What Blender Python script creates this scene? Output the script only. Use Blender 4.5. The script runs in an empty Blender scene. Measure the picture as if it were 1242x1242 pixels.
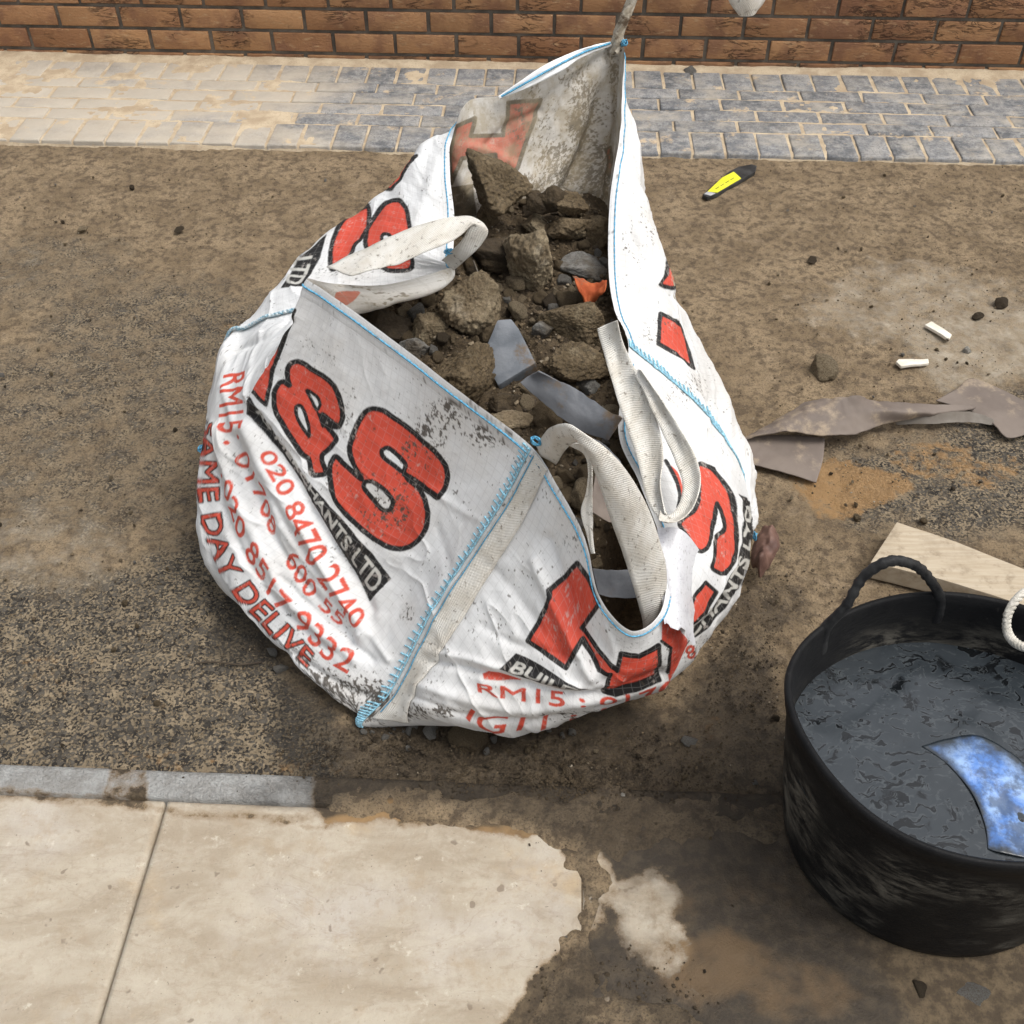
import bpy, bmesh, math, random
import numpy as np
from mathutils import Vector, Matrix
R = math.radians
random.seed(7); rng = np.random.default_rng(7)
sc = bpy.context.scene
COL = sc.collection

# ------------------------------------------------------------------ camera, sky, sun, exposure
ALPHA = R(44.0); H = 1.615; F = 1340.0; CX = 621.0
cam_d = bpy.data.cameras.new('camera'); cam = bpy.data.objects.new('camera', cam_d); COL.objects.link(cam)
cam.location = (0, 0, H); cam.rotation_euler = (R(90) - ALPHA, 0, 0)
cam_d.sensor_width = 36; cam_d.sensor_fit = 'HORIZONTAL'; cam_d.lens = 36 * F / 1242; cam_d.clip_end = 200; cam_d.clip_start = .02
sc.camera = cam
SUN_EL, SUN_AZ = R(63), R(104)            # azimuth clockwise from +Y (to the right of the bag)
w = bpy.data.worlds.new('World'); sc.world = w; w.use_nodes = True
nt = w.node_tree; nt.nodes.clear()
sky = nt.nodes.new('ShaderNodeTexSky'); sky.sky_type = 'NISHITA'; sky.sun_disc = False
sky.sun_elevation = SUN_EL; sky.sun_rotation = SUN_AZ; sky.air_density = 1.6; sky.dust_density = 5.0; sky.ozone_density = 1.0
bg = nt.nodes.new('ShaderNodeBackground'); bg.inputs[1].default_value = .15
wo = nt.nodes.new('ShaderNodeOutputWorld'); hs = nt.nodes.new('ShaderNodeHueSaturation'); hs.inputs['Saturation'].default_value = .30; nt.links.new(sky.outputs[0], hs.inputs['Color']); nt.links.new(hs.outputs[0], bg.inputs[0]); nt.links.new(bg.outputs[0], wo.inputs[0])
sl = bpy.data.lights.new('sun', 'SUN'); so = bpy.data.objects.new('sun', sl); COL.objects.link(so)
sl.energy = 1.5; sl.angle = R(28); sl.color = (1, .97, .92)
sd = Vector((math.sin(SUN_AZ) * math.cos(SUN_EL), math.cos(SUN_AZ) * math.cos(SUN_EL), math.sin(SUN_EL)))
so.rotation_euler = sd.to_track_quat('Z', 'Y').to_euler(); so.location = (2, 3, 4)
sc.view_settings.view_transform = 'Standard'; sc.view_settings.look = 'None'; sc.view_settings.exposure = .38; sc.view_settings.gamma = 1

# ------------------------------------------------------------------ measuring helpers
ca, sa = math.cos(ALPHA), math.sin(ALPHA)
def ray(px, py):
    a = (px - CX) / F; b = -(py - CX) / F
    return np.array([a, ca + b * sa, -sa + b * ca])
def P(px, py, v):                      # v >= .95: ground distance from the camera, else height above ground
    d = ray(px, py)
    t = v / d[1] if v >= .95 else (v - H) / d[2]
    return np.array([d[0] * t, d[1] * t, H + d[2] * t])
def G(px, py, h=0.0): return P(px, py, h)
def proj(co):                          # n x 3 world -> pixel of the measured photograph
    x, y, z = co[:, 0], co[:, 1], co[:, 2] - H
    dep = np.maximum(y * ca - z * sa, 1e-3); up = y * sa + z * ca
    return np.stack([CX + F * x / dep, CX - F * up / dep], 1)

def hashn(i, j, k, s):
    n = (i * 374761393 + j * 668265263 + k * 2147483647 + s * 974711) & 0xffffffff
    n = ((n ^ (n >> 13)) * 1274126177) & 0xffffffff
    n = ((n ^ (n >> 16)) * 2246822519) & 0xffffffff
    return ((n ^ (n >> 13)) & 0xffffff) / float(0xffffff)
def vnoise(x, y, z=0.0, s=0):
    x = np.asarray(x, float); y = np.asarray(y, float); z = np.asarray(z, float) + 0 * x
    xi, yi, zi = np.floor(x).astype(np.int64), np.floor(y).astype(np.int64), np.floor(z).astype(np.int64)
    fx, fy, fz = x - xi, y - yi, z - zi
    fx = fx * fx * (3 - 2 * fx); fy = fy * fy * (3 - 2 * fy); fz = fz * fz * (3 - 2 * fz)
    r = 0
    for a in (0, 1):
        for b in (0, 1):
            for c in (0, 1):
                r = r + (fx if a else 1 - fx) * (fy if b else 1 - fy) * (fz if c else 1 - fz) * hashn(xi + a, yi + b, zi + c, s)
    return r
def fbm(x, y, z=0.0, s=0, o=4):
    r = 0; amp = .5; tot = 0
    for i in range(o):
        r = r + amp * vnoise(x * 2 ** i, y * 2 ** i, np.asarray(z) * 2 ** i, s + i * 17); tot += amp; amp *= .5
    return r / tot
def sstep(a, b, x):
    t = np.clip((x - a) / (b - a), 0, 1); return t * t * (3 - 2 * t)
def segdist(px, py, poly, closed=True):
    d = np.full(np.shape(px), 1e9); n = len(poly)
    for i in range(n if closed else n - 1):
        ax, ay = poly[i]; bx, by = poly[(i + 1) % n]
        dx, dy = bx - ax, by - ay; L = dx * dx + dy * dy + 1e-9
        t = np.clip(((px - ax) * dx + (py - ay) * dy) / L, 0, 1)
        d = np.minimum(d, (px - ax - t * dx) ** 2 + (py - ay - t * dy) ** 2)
    return np.sqrt(d)
def inside(px, py, poly):
    r = np.zeros(np.shape(px), bool); n = len(poly)
    for i in range(n):
        ax, ay = poly[i]; bx, by = poly[(i + 1) % n]
        if ay == by: continue
        c = ((ay > py) != (by > py)) & (px < (bx - ax) * (py - ay) / (by - ay) + ax)
        r ^= c
    return r
def sdf(px, py, poly): return segdist(px, py, poly) * np.where(inside(px, py, poly), -1, 1)
def cr(pts, n):                        # Catmull-Rom through pts, n samples
    pts = np.asarray(pts, float); m = len(pts); t = np.linspace(0, m - 1, n)
    i = np.clip(t.astype(int), 0, m - 2); f = (t - i)[:, None]
    p1 = pts[i]; p2 = pts[i + 1]; p0 = pts[np.maximum(i - 1, 0)]; p3 = pts[np.minimum(i + 2, m - 1)]
    return .5 * ((2 * p1) + (-p0 + p2) * f + (2 * p0 - 5 * p1 + 4 * p2 - p3) * f ** 2 + (-p0 + 3 * p1 - 3 * p2 + p3) * f ** 3)

# ------------------------------------------------------------------ object helpers
def tag(o, label=None, cat=None, group=None, kind=None):
    if label: o['label'] = label
    if cat: o['category'] = cat
    if group: o['group'] = group
    if kind: o['kind'] = kind
    return o
def empty(name, loc, rz=0):
    o = bpy.data.objects.new(name, None); o.empty_display_size = .05; COL.objects.link(o); o.location = loc; o.rotation_euler.z = rz; return o
def link(name, me, mat=None, parent=None):
    o = bpy.data.objects.new(name, me); COL.objects.link(o)
    if mat: me.materials.append(mat)
    if parent:
        o.parent = parent; o.matrix_parent_inverse = Matrix.Translation(-Vector(parent.location))
    return o
def mesh_np(name, co, faces, smooth=True):
    co = np.asarray(co, np.float32); faces = np.asarray(faces, np.int32)
    me = bpy.data.meshes.new(name); k = faces.shape[1]
    me.vertices.add(len(co)); me.vertices.foreach_set('co', co.ravel())
    me.loops.add(faces.size); me.loops.foreach_set('vertex_index', faces.ravel())
    me.polygons.add(len(faces)); me.polygons.foreach_set('loop_start', np.arange(0, faces.size, k, dtype=np.int32))
    me.polygons.foreach_set('use_smooth', np.full(len(faces), smooth))
    me.update(calc_edges=True); return me
def grid_faces(nu, nv, flip=False):
    i, j = np.meshgrid(np.arange(nu - 1), np.arange(nv - 1), indexing='ij')
    a = (i * nv + j).ravel(); b = a + 1; c = a + nv + 1; d = a + nv
    return np.stack([a, d, c, b] if flip else [a, b, c, d], 1)
def fattr(me, name, arr):
    at = me.attributes.new(name, 'FLOAT', 'POINT'); at.data.foreach_set('value', np.asarray(arr, np.float32).ravel())
def cattr(me, name, arr):
    a = np.ones((len(arr), 4), np.float32); a[:, :3] = arr
    at = me.color_attributes.new(name, 'FLOAT_COLOR', 'POINT'); at.data.foreach_set('color', a.ravel())
def uvset(me, uv):
    li = np.empty(len(me.loops), np.int32); me.loops.foreach_get('vertex_index', li)
    l = me.uv_layers.new(name='UVMap'); l.data.foreach_set('uv', np.asarray(uv, np.float32)[li].ravel())
def tube_co(path, rad, n=6, close=False):
    path = np.asarray(path, float); m = len(path)
    rad = np.full(m, rad) if np.isscalar(rad) else np.asarray(rad)
    tan = np.gradient(path, axis=0); tan /= np.linalg.norm(tan, axis=1)[:, None] + 1e-9
    ref = np.array([0.13, .21, 1.0]); s = np.cross(tan, ref); s /= np.linalg.norm(s, axis=1)[:, None] + 1e-9
    t2 = np.cross(tan, s); an = np.linspace(0, 2 * math.pi, n, endpoint=False)
    co = path[:, None] + rad[:, None, None] * (np.cos(an)[None, :, None] * s[:, None] + np.sin(an)[None, :, None] * t2[:, None])
    co = co.reshape(-1, 3); f = []
    for i in range(m - 1):
        for k in range(n):
            f.append((i * n + k, i * n + (k + 1) % n, (i + 1) * n + (k + 1) % n, (i + 1) * n + k))
    return co, np.array(f)
class MB:
    def __init__(s): s.c = []; s.f = []; s.n = 0
    def add(s, co, f): s.c.append(np.asarray(co, float)); s.f.append(np.asarray(f) + s.n); s.n += len(co)
    def build(s, name, mat, parent=None, smooth=True):
        return link(name, mesh_np(name, np.concatenate(s.c), np.concatenate(s.f), smooth), mat, parent)

# ------------------------------------------------------------------ material helpers
class NT:
    def __init__(s, name):
        s.m = bpy.data.materials.new(name); s.m.use_nodes = True; s.t = s.m.node_tree; s.t.nodes.clear()
        s.out = s.n('ShaderNodeOutputMaterial'); s.b = s.n('ShaderNodeBsdfPrincipled'); s.l(s.b.outputs[0], s.out.inputs[0])
    def n(s, t, **k):
        nd = s.t.nodes.new(t)
        for a, b in k.items(): setattr(nd, a, b)
        return nd
    def l(s, a, b): s.t.links.new(a, b)
    def val(s, sock, v):
        if hasattr(v, 'is_output'): s.l(v, sock)
        elif isinstance(v, (tuple, list)): sock.default_value = (*v, 1) if len(v) == 3 and sock.type == 'RGBA' else v
        else: sock.default_value = v
    def obj(s): return s.n('ShaderNodeTexCoord').outputs['Object']
    def uv(s): return s.n('ShaderNodeTexCoord').outputs['UV']
    def geo(s): return s.n('ShaderNodeNewGeometry')
    def attr(s, name): return s.n('ShaderNodeAttribute', attribute_name=name)
    def mapping(s, v, sc=(1, 1, 1), rot=(0, 0, 0), loc=(0, 0, 0)):
        m = s.n('ShaderNodeMapping'); s.l(v, m.inputs[0]); m.inputs['Scale'].default_value = sc; m.inputs['Rotation'].default_value = rot; m.inputs['Location'].default_value = loc
        return m.outputs[0]
    def noise(s, v, scale, detail=4, rough=.55, dist=0, col=False):
        n = s.n('ShaderNodeTexNoise'); s.l(v, n.inputs['Vector']); n.inputs['Scale'].default_value = scale; n.inputs['Detail'].default_value = detail
        n.inputs['Roughness'].default_value = rough; n.inputs['Distortion'].default_value = dist
        return n.outputs['Color' if col else 'Fac']
    def vor(s, v, scale, feature='F1', out='Distance', rnd=1):
        n = s.n('ShaderNodeTexVoronoi', feature=feature); s.l(v, n.inputs['Vector']); n.inputs['Scale'].default_value = scale; n.inputs['Randomness'].default_value = rnd
        return n.outputs[out]
    def math(s, op, a, b=0.0, c=None, clamp=False):
        n = s.n('ShaderNodeMath', operation=op, use_clamp=clamp); s.val(n.inputs[0], a); s.val(n.inputs[1], b)
        if c is not None: s.val(n.inputs[2], c)
        return n.outputs[0]
    def ramp(s, f, a, b, lo=0.0, hi=1.0):
        n = s.n('ShaderNodeMapRange', interpolation_type='SMOOTHSTEP'); s.val(n.inputs[0], f)
        n.inputs[1].default_value = a; n.inputs[2].default_value = b; n.inputs[3].default_value = lo; n.inputs[4].default_value = hi
        return n.outputs[0]
    def mix(s, f, a, b, blend='MIX'):
        n = s.n('ShaderNodeMix', data_type='RGBA', blend_type=blend); s.val(n.inputs[0], f); s.val(n.inputs[6], a); s.val(n.inputs[7], b)
        return n.outputs[2]
    def bump(s, h, strength=.5, dist=.01, prev=None):
        n = s.n('ShaderNodeBump'); s.val(n.inputs['Height'], h); n.inputs['Strength'].default_value = strength; n.inputs['Distance'].default_value = dist
        if prev is not None: s.l(prev, n.inputs['Normal'])
        return n.outputs[0]
    def fin(s, col, rough=.8, normal=None, spec=.3, metal=0):
        s.val(s.b.inputs['Base Color'], col); s.val(s.b.inputs['Roughness'], rough); s.b.inputs['Specular IOR Level'].default_value = spec
        s.b.inputs['Metallic'].default_value = metal
        if normal is not None: s.l(normal, s.b.inputs['Normal'])
        return s.m

def simple(name, c1, c2, scale=20, rough=.8, bs=.4, bscale=60, bd=.004, spec=.3, dirt=0.0, dirtcol=(.12, .085, .055)):
    t = NT(name); o = t.obj()
    n = t.ramp(t.noise(o, scale, 6, .6), .35, .65)
    c = t.mix(n, c1, c2)
    if dirt > 0:
        d = t.ramp(t.noise(t.mapping(o, loc=(3, 7, 1)), scale * .6, 8, .7), .62 - dirt * .3, .70 - dirt * .25)
        c = t.mix(d, c, dirtcol)
    return t.fin(c, rough, t.bump(t.noise(o, bscale, 6, .6), bs, bd), spec)

# ------------------------------------------------------------------ ground, slabs, edging (one shared earth material driven by masks)
def earth_material(name, slab=False, concrete=False):
    t = NT(name); o = t.geo().outputs['Position']
    A = lambda k: t.attr(k).outputs['Fac']
    n1 = t.noise(o, 7, 5, .6); n2 = t.noise(o, 45, 6, .65); n3 = t.noise(o, 260, 4, .7)
    n4 = t.noise(t.mapping(o, loc=(9, 4, 2)), 20, 6, .62)
    c = t.mix(t.ramp(n1, .35, .65), (.20, .144, .084), (.31, .23, .14))
    c = t.mix(t.ramp(n2, .45, .62, 0, .85), c, (.105, .075, .046))
    c = t.mix(t.ramp(n4, .55, .7, 0, .6), c, (.33, .25, .16))
    c = t.mix(t.ramp(n3, .48, .66, 0, .75), c, (.07, .05, .034))
    c = t.mix(t.ramp(t.noise(t.mapping(o, loc=(1, 2, 7)), 110, 5, .75), .56, .66, 0, .6), c, (.06, .044, .031))
    c = t.mix(t.ramp(t.noise(t.mapping(o, loc=(5, 5, 5)), 330, 2, .5), .63, .74, 0, .5), c, (.36, .29, .21))
    # open textured asphalt with tan dust in the gaps
    wv = t.n('ShaderNodeVectorMath', operation='MULTIPLY_ADD'); t.l(t.noise(o, 90, 3, .5, col=True), wv.inputs[0]); wv.inputs[1].default_value = (.007, .007, .007); t.l(o, wv.inputs[2])
    vc = t.vor(wv.outputs[0], 120, 'F1', 'Color'); ve = t.noise(wv.outputs[0], 185, 3, .55)
    stone = t.ramp(t.math('ADD', ve, t.math('MULTIPLY', t.math('SUBTRACT', t.noise(o, 22, 5, .6), .5), .45)), .45, .53)
    sepc = t.n('ShaderNodeSeparateColor'); t.l(vc, sepc.inputs[0])
    stc = t.mix(t.ramp(sepc.outputs[0], .1, .9), (.028, .024, .020), (.11, .095, .075))
    tan = t.mix(t.ramp(n2, .35, .7), (.20, .155, .10), (.33, .26, .17))
    asp = t.mix(stone, tan, stc)
    am = t.math('ADD', A('asph'), t.math('MULTIPLY', t.math('SUBTRACT', n4, .5), 1.2)); am = t.ramp(am, .22, .85)
    c = t.mix(am, c, asp)
    os_ = t.ramp(t.math('ADD', A('orange'), t.math('MULTIPLY', t.math('SUBTRACT', n2, .5), 1.4)), .45, .75)
    c = t.mix(t.math('MULTIPLY', os_, .72), c, t.mix(n3, (.26, .145, .06), (.44, .26, .105)))
    pl = t.ramp(t.math('ADD', A('pale'), t.math('MULTIPLY', t.math('SUBTRACT', n4, .5), .9)), .35, .85, 0, .75)
    c = t.mix(pl, c, t.mix(t.ramp(n2, .4, .6), (.33, .275, .20), (.46, .40, .31)))
    earth = c; rough = .92
    if slab or concrete:
        if slab:
            vn = t.noise(t.mapping(o, sc=(2, 5, 2), rot=(0, 0, .45)), 2.2, 7, .62, dist=1.2)
            s = t.mix(t.ramp(vn, .35, .65), (.39, .338, .262), (.31, .256, .188))
            s = t.mix(t.ramp(t.noise(t.mapping(o, loc=(1, 8, 0)), 3.5, 6, .6), .48, .72, 0, .85), s, (.44, .40, .35))
            s = t.mix(t.ramp(t.noise(t.mapping(o, loc=(4, 2, 0)), 5, 7, .65), .56, .75, 0, .7), s, (.45, .33, .19))
            vein = t.math('ABSOLUTE', t.math('SUBTRACT', t.noise(t.mapping(o, sc=(1, 2.4, 1), rot=(0, 0, .5)), 3, 6, .6, dist=.6), .5))
            s = t.mix(t.ramp(vein, .0, .010, .30, 0), s, (.24, .19, .14)); s = t.mix(t.ramp(t.noise(t.mapping(o, loc=(0, 5, 3), sc=(1, 1.8, 1)), 8, 9, .75, dist=.5), .45, .62, 0, .45), s, (.47, .42, .34))
            s = t.mix(t.ramp(t.noise(o, 60, 6, .7), .50, .72, 0, .6), s, (.30, .24, .175)); s = t.mix(t.ramp(t.noise(t.mapping(o, loc=(3, 3, 3)), 15, 7, .7), .52, .7, 0, .5), s, (.33, .255, .17)); s = t.mix(t.ramp(t.noise(t.mapping(o, loc=(6, 1, 3)), 28, 5, .7), .6, .72, 0, .6), s, (.58, .53, .44))
            s = t.mix(t.ramp(t.noise(o, 38, 2, .5), .69, .74, 0, .7), s, (.17, .13, .095))
            s = t.mix(t.ramp(t.noise(o, 170, 3, .6), .68, .74, 0, .7), s, (.12, .09, .065))
        else:
            s = t.mix(t.ramp(t.noise(o, 30, 6, .65), .35, .65), (.40, .40, .385), (.29, .28, .26))
            s = t.mix(t.ramp(t.noise(o, 110, 5, .7), .55, .75, 0, .6), s, (.16, .14, .12))
        dm = t.math('ADD', A('dirt'), t.math('MULTIPLY', t.math('SUBTRACT', t.noise(o, 20, 9, .72), .5), 1.7))
        film = t.ramp(dm, .22, .48, 0, .6); dm = t.ramp(dm, .44, .66)
        wetearth = t.mix(t.ramp(n2, .4, .65), (.062, .045, .028), (.125, .092, .055)); wetearth = t.mix(t.ramp(n3, .5, .68, 0, .6), wetearth, (.045, .034, .024)); fringe = t.math('MULTIPLY', t.ramp(dm, .1, .5), t.ramp(dm, 1.0, .5))
        s = t.mix(film, s, (.24, .175, .11))
        c = t.mix(dm, s, wetearth); c = t.mix(t.math('MULTIPLY', fringe, .35), c, (.23, .14, .06)); oc = t.ramp(t.math('ADD', A('ochre'), t.math('MULTIPLY', t.math('SUBTRACT', n4, .5), 1.3)), .3, .9, 0, .75); c = t.mix(t.math('MULTIPLY', oc, dm), c, (.30, .185, .085))
    wet = t.ramp(t.math('ADD', A('wet'), t.math('MULTIPLY', t.math('SUBTRACT', n4, .5), .7)), .25, .85)
    c = t.mix(t.math('MULTIPLY', wet, .8), c, t.mix(.78, c, (.02, .016, .012), 'MIX'))  # one darkening for damp earth and the painted shade of the near ground
    rg = t.ramp(wet, 0, 1, .93, .62)
    hgt = t.math('ADD', t.math('MULTIPLY', n2, .9), t.math('ADD', t.math('MULTIPLY', n3, .5), t.math('MULTIPLY', t.noise(t.mapping(o, loc=(3, 1, 5)), 120, 6, .8), 1.0)))
    hgt = t.math('ADD', hgt, t.math('MULTIPLY', t.math('MULTIPLY', stone, am), .45))
    st = 1.0 if not slab else .5
    return t.fin(c, rg, t.bump(hgt, st, .006), .35)

def blob(px, py, items):               # max of soft ellipses / polygons given in photo pixels, for where the stains lie
    r = np.zeros(len(px))
    for it in items:
        if len(it) == 5:
            x, y, rx, ry, s = it; d = np.sqrt(((px - x) / rx) ** 2 + ((py - y) / ry) ** 2)
            r = np.maximum(r, s * sstep(1.35, .55, d))
        else:
            poly, wdt, s = it; r = np.maximum(r, s * sstep(wdt, -wdt, sdf(px, py, poly)))
    return r
def earth_masks(me, co):
    q = proj(co); px, py = q[:, 0], q[:, 1]
    wx = (fbm(co[:, 0] * 6, co[:, 1] * 6, 0, 3) - .5); wy = (fbm(co[:, 0] * 6, co[:, 1] * 6, 0, 9) - .5)
    px = px + wx * 60; py = py + wy * 45
    fattr(me, 'asph', blob(px, py, [([(-300, 690), (60, 700), (250, 640), (330, 780), (430, 900), (420, 960), (-300, 950)], 60, 1),
        (60, 330, 150, 60, .5), (200, 400, 170, 80, .62), (130, 560, 210, 110, .55), (1150, 590, 150, 75, .8), (1230, 560, 120, 90, .9), (1050, 560, 60, 40, .5), (100, 470, 260, 60, .6), (760, 1130, 90, 100, .3)]))
    fattr(me, 'orange', blob(px, py, [(1040, 590, 85, 32, .85), (1140, 550, 70, 30, .6), (1200, 565, 60, 25, .55), (860, 885, 30, 25, .45), (960, 590, 40, 25, .3), (280, 400, 30, 18, .45),
        (70, 815, 70, 40, .4), (380, 925, 70, 18, .5), (200, 920, 90, 14, .45), (1190, 1230, 80, 40, .4)]))
    fattr(me, 'pale', blob(px, py, [(1110, 370, 170, 70, .6), (1200, 420, 120, 70, .68), (60, 660, 110, 80, .5), (20, 320, 60, 30, .4), (200, 280, 200, 60, .25), (30, 560, 80, 70, .35), (1120, 240, 120, 40, .25), (500, 220, 200, 20, .3)]))
    wet_shade_m = (blob(px, py, [([(320, 760), (430, 885), (620, 905), (800, 865), (900, 760), (960, 800), (980, 1000), (1100, 1242), (1242, 1242), (1242, 1500), (650, 1500), (640, 1242), (700, 1130), (690, 1020), (560, 985), (400, 975), (330, 900)], 45, 1.0),
        (930, 740, 60, 60, .6), (620, 900, 250, 60, 1), (300, 760, 60, 80, .8), (140, 880, 160, 40, .35), (400, 950, 120, 30, .6), (1080, 650, 160, 40, .15)]))  # damp earth, with shade over the near ground painted in as well
    dirt = blob(px, py, [([(395, 940), (398, 1000), (330, 985), (470, 1002), (590, 1010), (650, 1025), (700, 1050), (705, 1090), (690, 1130), (650, 1180), (610, 1242), (580, 1500), (1500, 1500), (1500, 900), (395, 900)], 14, 1.0),
        ([(-50, 955), (400, 978), (400, 990), (-50, 972)], 6, .5), ([(120, 930), (172, 930), (172, 972), (110, 970)], 5, .55)])
    clean = blob(px, py, [(715, 1055, 20, 36, .55), (690, 1110, 30, 25, .5), (770, 1100, 48, 58, .66), (800, 1150, 42, 38, .58), (745, 1080, 34, 34, .6), (830, 1200, 60, 40, .22), (740, 1230, 50, 25, .5), (655, 1025, 15, 12, .6)])
    fattr(me, 'dirt', np.clip(dirt - clean * 1.15, 0, 1)); fattr(me, 'wet', wet_shade_m * (1 - .9 * np.clip(clean, 0, 1)))
    fattr(me, 'ochre', blob(px, py, [(860, 1180, 90, 50, .8), (960, 1200, 80, 50, .6), (470, 992, 110, 12, .9), (620, 1012, 60, 12, .7), (820, 1120, 30, 60, .5), (900, 1080, 120, 40, .35), (600, 1190, 20, 60, .4)]))

def axis_fine(lo, hi, st, far): return np.concatenate([[-far, -far / 3, lo - 1], np.arange(lo, hi, st), [hi + 1, far / 3, far]])
xs = axis_fine(-1.75, 2.0, .006, 40); ys = axis_fine(.25, 3.35, .006, 40)
X, Y = np.meshgrid(xs, ys, indexing='ij'); X = X.ravel(); Y = Y.ravel()
near = ((X > -1.76) & (X < 2.01) & (Y > .24) & (Y < 3.36)).astype(float)
Z = near * ((fbm(X * 4, Y * 4, 0, 1) - .5) * .016 + (fbm(X * 28, Y * 28, 0, 5) - .5) * .009 + (fbm(X * 90, Y * 90, 0, 6, 2) - .5) * .0035) - .006
PSI = R(2.58); tdir = np.array([math.cos(PSI), -math.sin(PSI)]); ndir = np.array([math.sin(PSI), math.cos(PSI)])
KERB_S = G(200, 936)[:2] @ ndir        # far side of the concrete edging, measured along the wall normal
sdist = X * ndir[0] + Y * ndir[1]
qg = proj(np.stack([X, Y, Z], 1)); mudm = blob(qg[:, 0], qg[:, 1], [([(330, 800), (440, 890), (620, 905), (800, 865), (920, 700), (1000, 640), (1040, 720), (980, 900), (970, 1000), (690, 1010), (420, 985), (380, 900)], 40, 1.0), (690, 985, 40, 22, 1), (1100, 300, 300, 90, .35)]) * near
Z = Z + mudm * ((fbm(X * 18, Y * 18, 0, 13) - .42) * .022 + np.maximum(fbm(X * 55, Y * 55, 0, 14, 4) - .5, 0) * .03)
Z = Z - sstep(KERB_S + .02, KERB_S - .02, sdist) * .014 * near
co = np.stack([X, Y, Z], 1)
gm = mesh_np('ground', co, grid_faces(len(xs), len(ys), True)); earth_masks(gm, co)
tag(link('ground', gm, earth_material('dusty_tarmac_and_earth')), kind='structure')

def flat_sheet(name, s0, s1, t0, t1, z, mat, step=.006, edge=.0015, rough=.0015):
    nu = max(2, int((t1 - t0) / step)); nv = max(2, int((s1 - s0) / step))
    u = np.linspace(t0, t1, nu); v = np.linspace(s0, s1, nv)
    u = np.concatenate([[t0 - .0005], u, [t1 + .0005]]); v = np.concatenate([[s0 - .0005], v, [s1 + .0005]])
    U, V = np.meshgrid(u, v, indexing='ij'); U = U.ravel(); V = V.ravel()
    x = U * tdir[0] + V * ndir[0]; y = U * tdir[1] + V * ndir[1]
    d = np.minimum(np.minimum(U - t0, t1 - U), np.minimum(V - s0, s1 - V)) + .004 * (fbm(x * 40, y * 40, 0, 8) - .5)
    zz = z + (fbm(x * 5, y * 5, 0, 21) - .5) * rough * 3 + (fbm(x * 40, y * 40, 0, 22) - .5) * rough - edge * sstep(.010, 0, d)
    dq = proj(np.stack([x, y, zz], 1)); mud = sstep(395, 430, dq[:, 0]) * sstep(1000, 985, dq[:, 1]) + sstep(690, 720, dq[:, 0]); zz += np.clip(mud, 0, 1) * ((fbm(x * 22, y * 22, 0, 23) - .4) * .008 + (fbm(x * 90, y * 90, 0, 24, 3) - .5) * .003)
    out = (U < t0) | (U > t1) | (V < s0) | (V > s1); zz[out] = z - .045
    c = np.stack([x, y, zz], 1); me = mesh_np(name, c, grid_faces(len(u), len(v), True)); earth_masks(me, c)
    return tag(link(name, me, mat), kind='structure')
slabmat = earth_material('sandstone_slab', slab=True); kerbmat = earth_material('concrete_edging_strip', concrete=True)
KS0 = G(200, 971)[:2] @ ndir
tj = G(160, 1110)[:2] @ tdir
tj2 = G(706, 1100)[:2] @ tdir
flat_sheet('concrete_edging', KS0 + .003, KERB_S, -1.6, 1.2, .004, kerbmat, edge=.002)
for a, b in ((tj - .9, tj - .0035), (tj + .003, tj2 - .0012), (tj2 + .0012, tj2 + .9)):
    flat_sheet('paving_slab', .25, KS0 - .003, a, b, .003, slabmat)

# ------------------------------------------------------------------ block paved strip and brick wall
WS = G(620, 80)[:2] @ ndir             # wall face distance along its normal
FR = G(1000, 193)[:2] @ ndir           # front edge of the paved strip
def frame_pt(t, s, z): return np.array([t * tdir[0] + s * ndir[0], t * tdir[1] + s * ndir[1], z])
def blocks_mesh(items, name, mat, bev, vertical=False, jitter=.001, seed=1, sub=1):
    """items: (t0, t1, s0, s1, top, bottom, tint); pillow-edged blocks in one mesh"""
    rr = np.random.default_rng(seed); mb_c = []; mb_f = []; cols = []; n = 0
    for (a0, a1, b0, b1, top, bot, tint) in items:
        k = 4; u = np.array([a0, a0 + bev * .35, a0 + bev, a1 - bev, a1 - bev * .35, a1]); v = np.array([b0, b0 + bev * .35, b0 + bev, b1 - bev, b1 - bev * .35, b1])
        hh = np.array([-bev * .9, -bev * .25, 0, 0, -bev * .25, -bev * .9])
        du, dv = rr.uniform(-1, 1, 2) * jitter * 3; dz = rr.uniform(-1, 1) * jitter
        pts = []
        for i in range(6):
            for j in range(6):
                z = top + min(hh[i], hh[j]) + dz + rr.uniform(-1, 1) * jitter * .5
                uu = u[i] + rr.uniform(-1, 1) * bev * .16; vv = v[j] + rr.uniform(-1, 1) * bev * .16
                pts.append((uu, vv, z))
        base = len(pts)
        ring = [(i, 0) for i in range(6)] + [(5, j) for j in range(1, 6)] + [(i, 5) for i in range(4, -1, -1)] + [(0, j) for j in range(4, 0, -1)]
        for (i, j) in ring: p = pts[i * 6 + j]; pts.append((p[0], p[1], bot))
        f = [(i * 6 + j, (i + 1) * 6 + j, (i + 1) * 6 + j + 1, i * 6 + j + 1) for i in range(5) for j in range(5)]
        for q in range(len(ring)):
            q2 = (q + 1) % len(ring); f.append((ring[q2][0] * 6 + ring[q2][1], ring[q][0] * 6 + ring[q][1], base + q, base + q2))
        for p in pts:
            mb_c.append(frame_pt(p[0], p[1], p[2]) if not vertical else frame_pt(p[0], WS - p[2], p[1]))
            cols.append(tint)
        mb_f += [tuple(x + n for x in q) for q in f]; n += len(pts)
    me = mesh_np(name, np.array(mb_c), np.array(mb_f), True); fattr(me, 'tint', cols)
    return me
items = []
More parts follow.
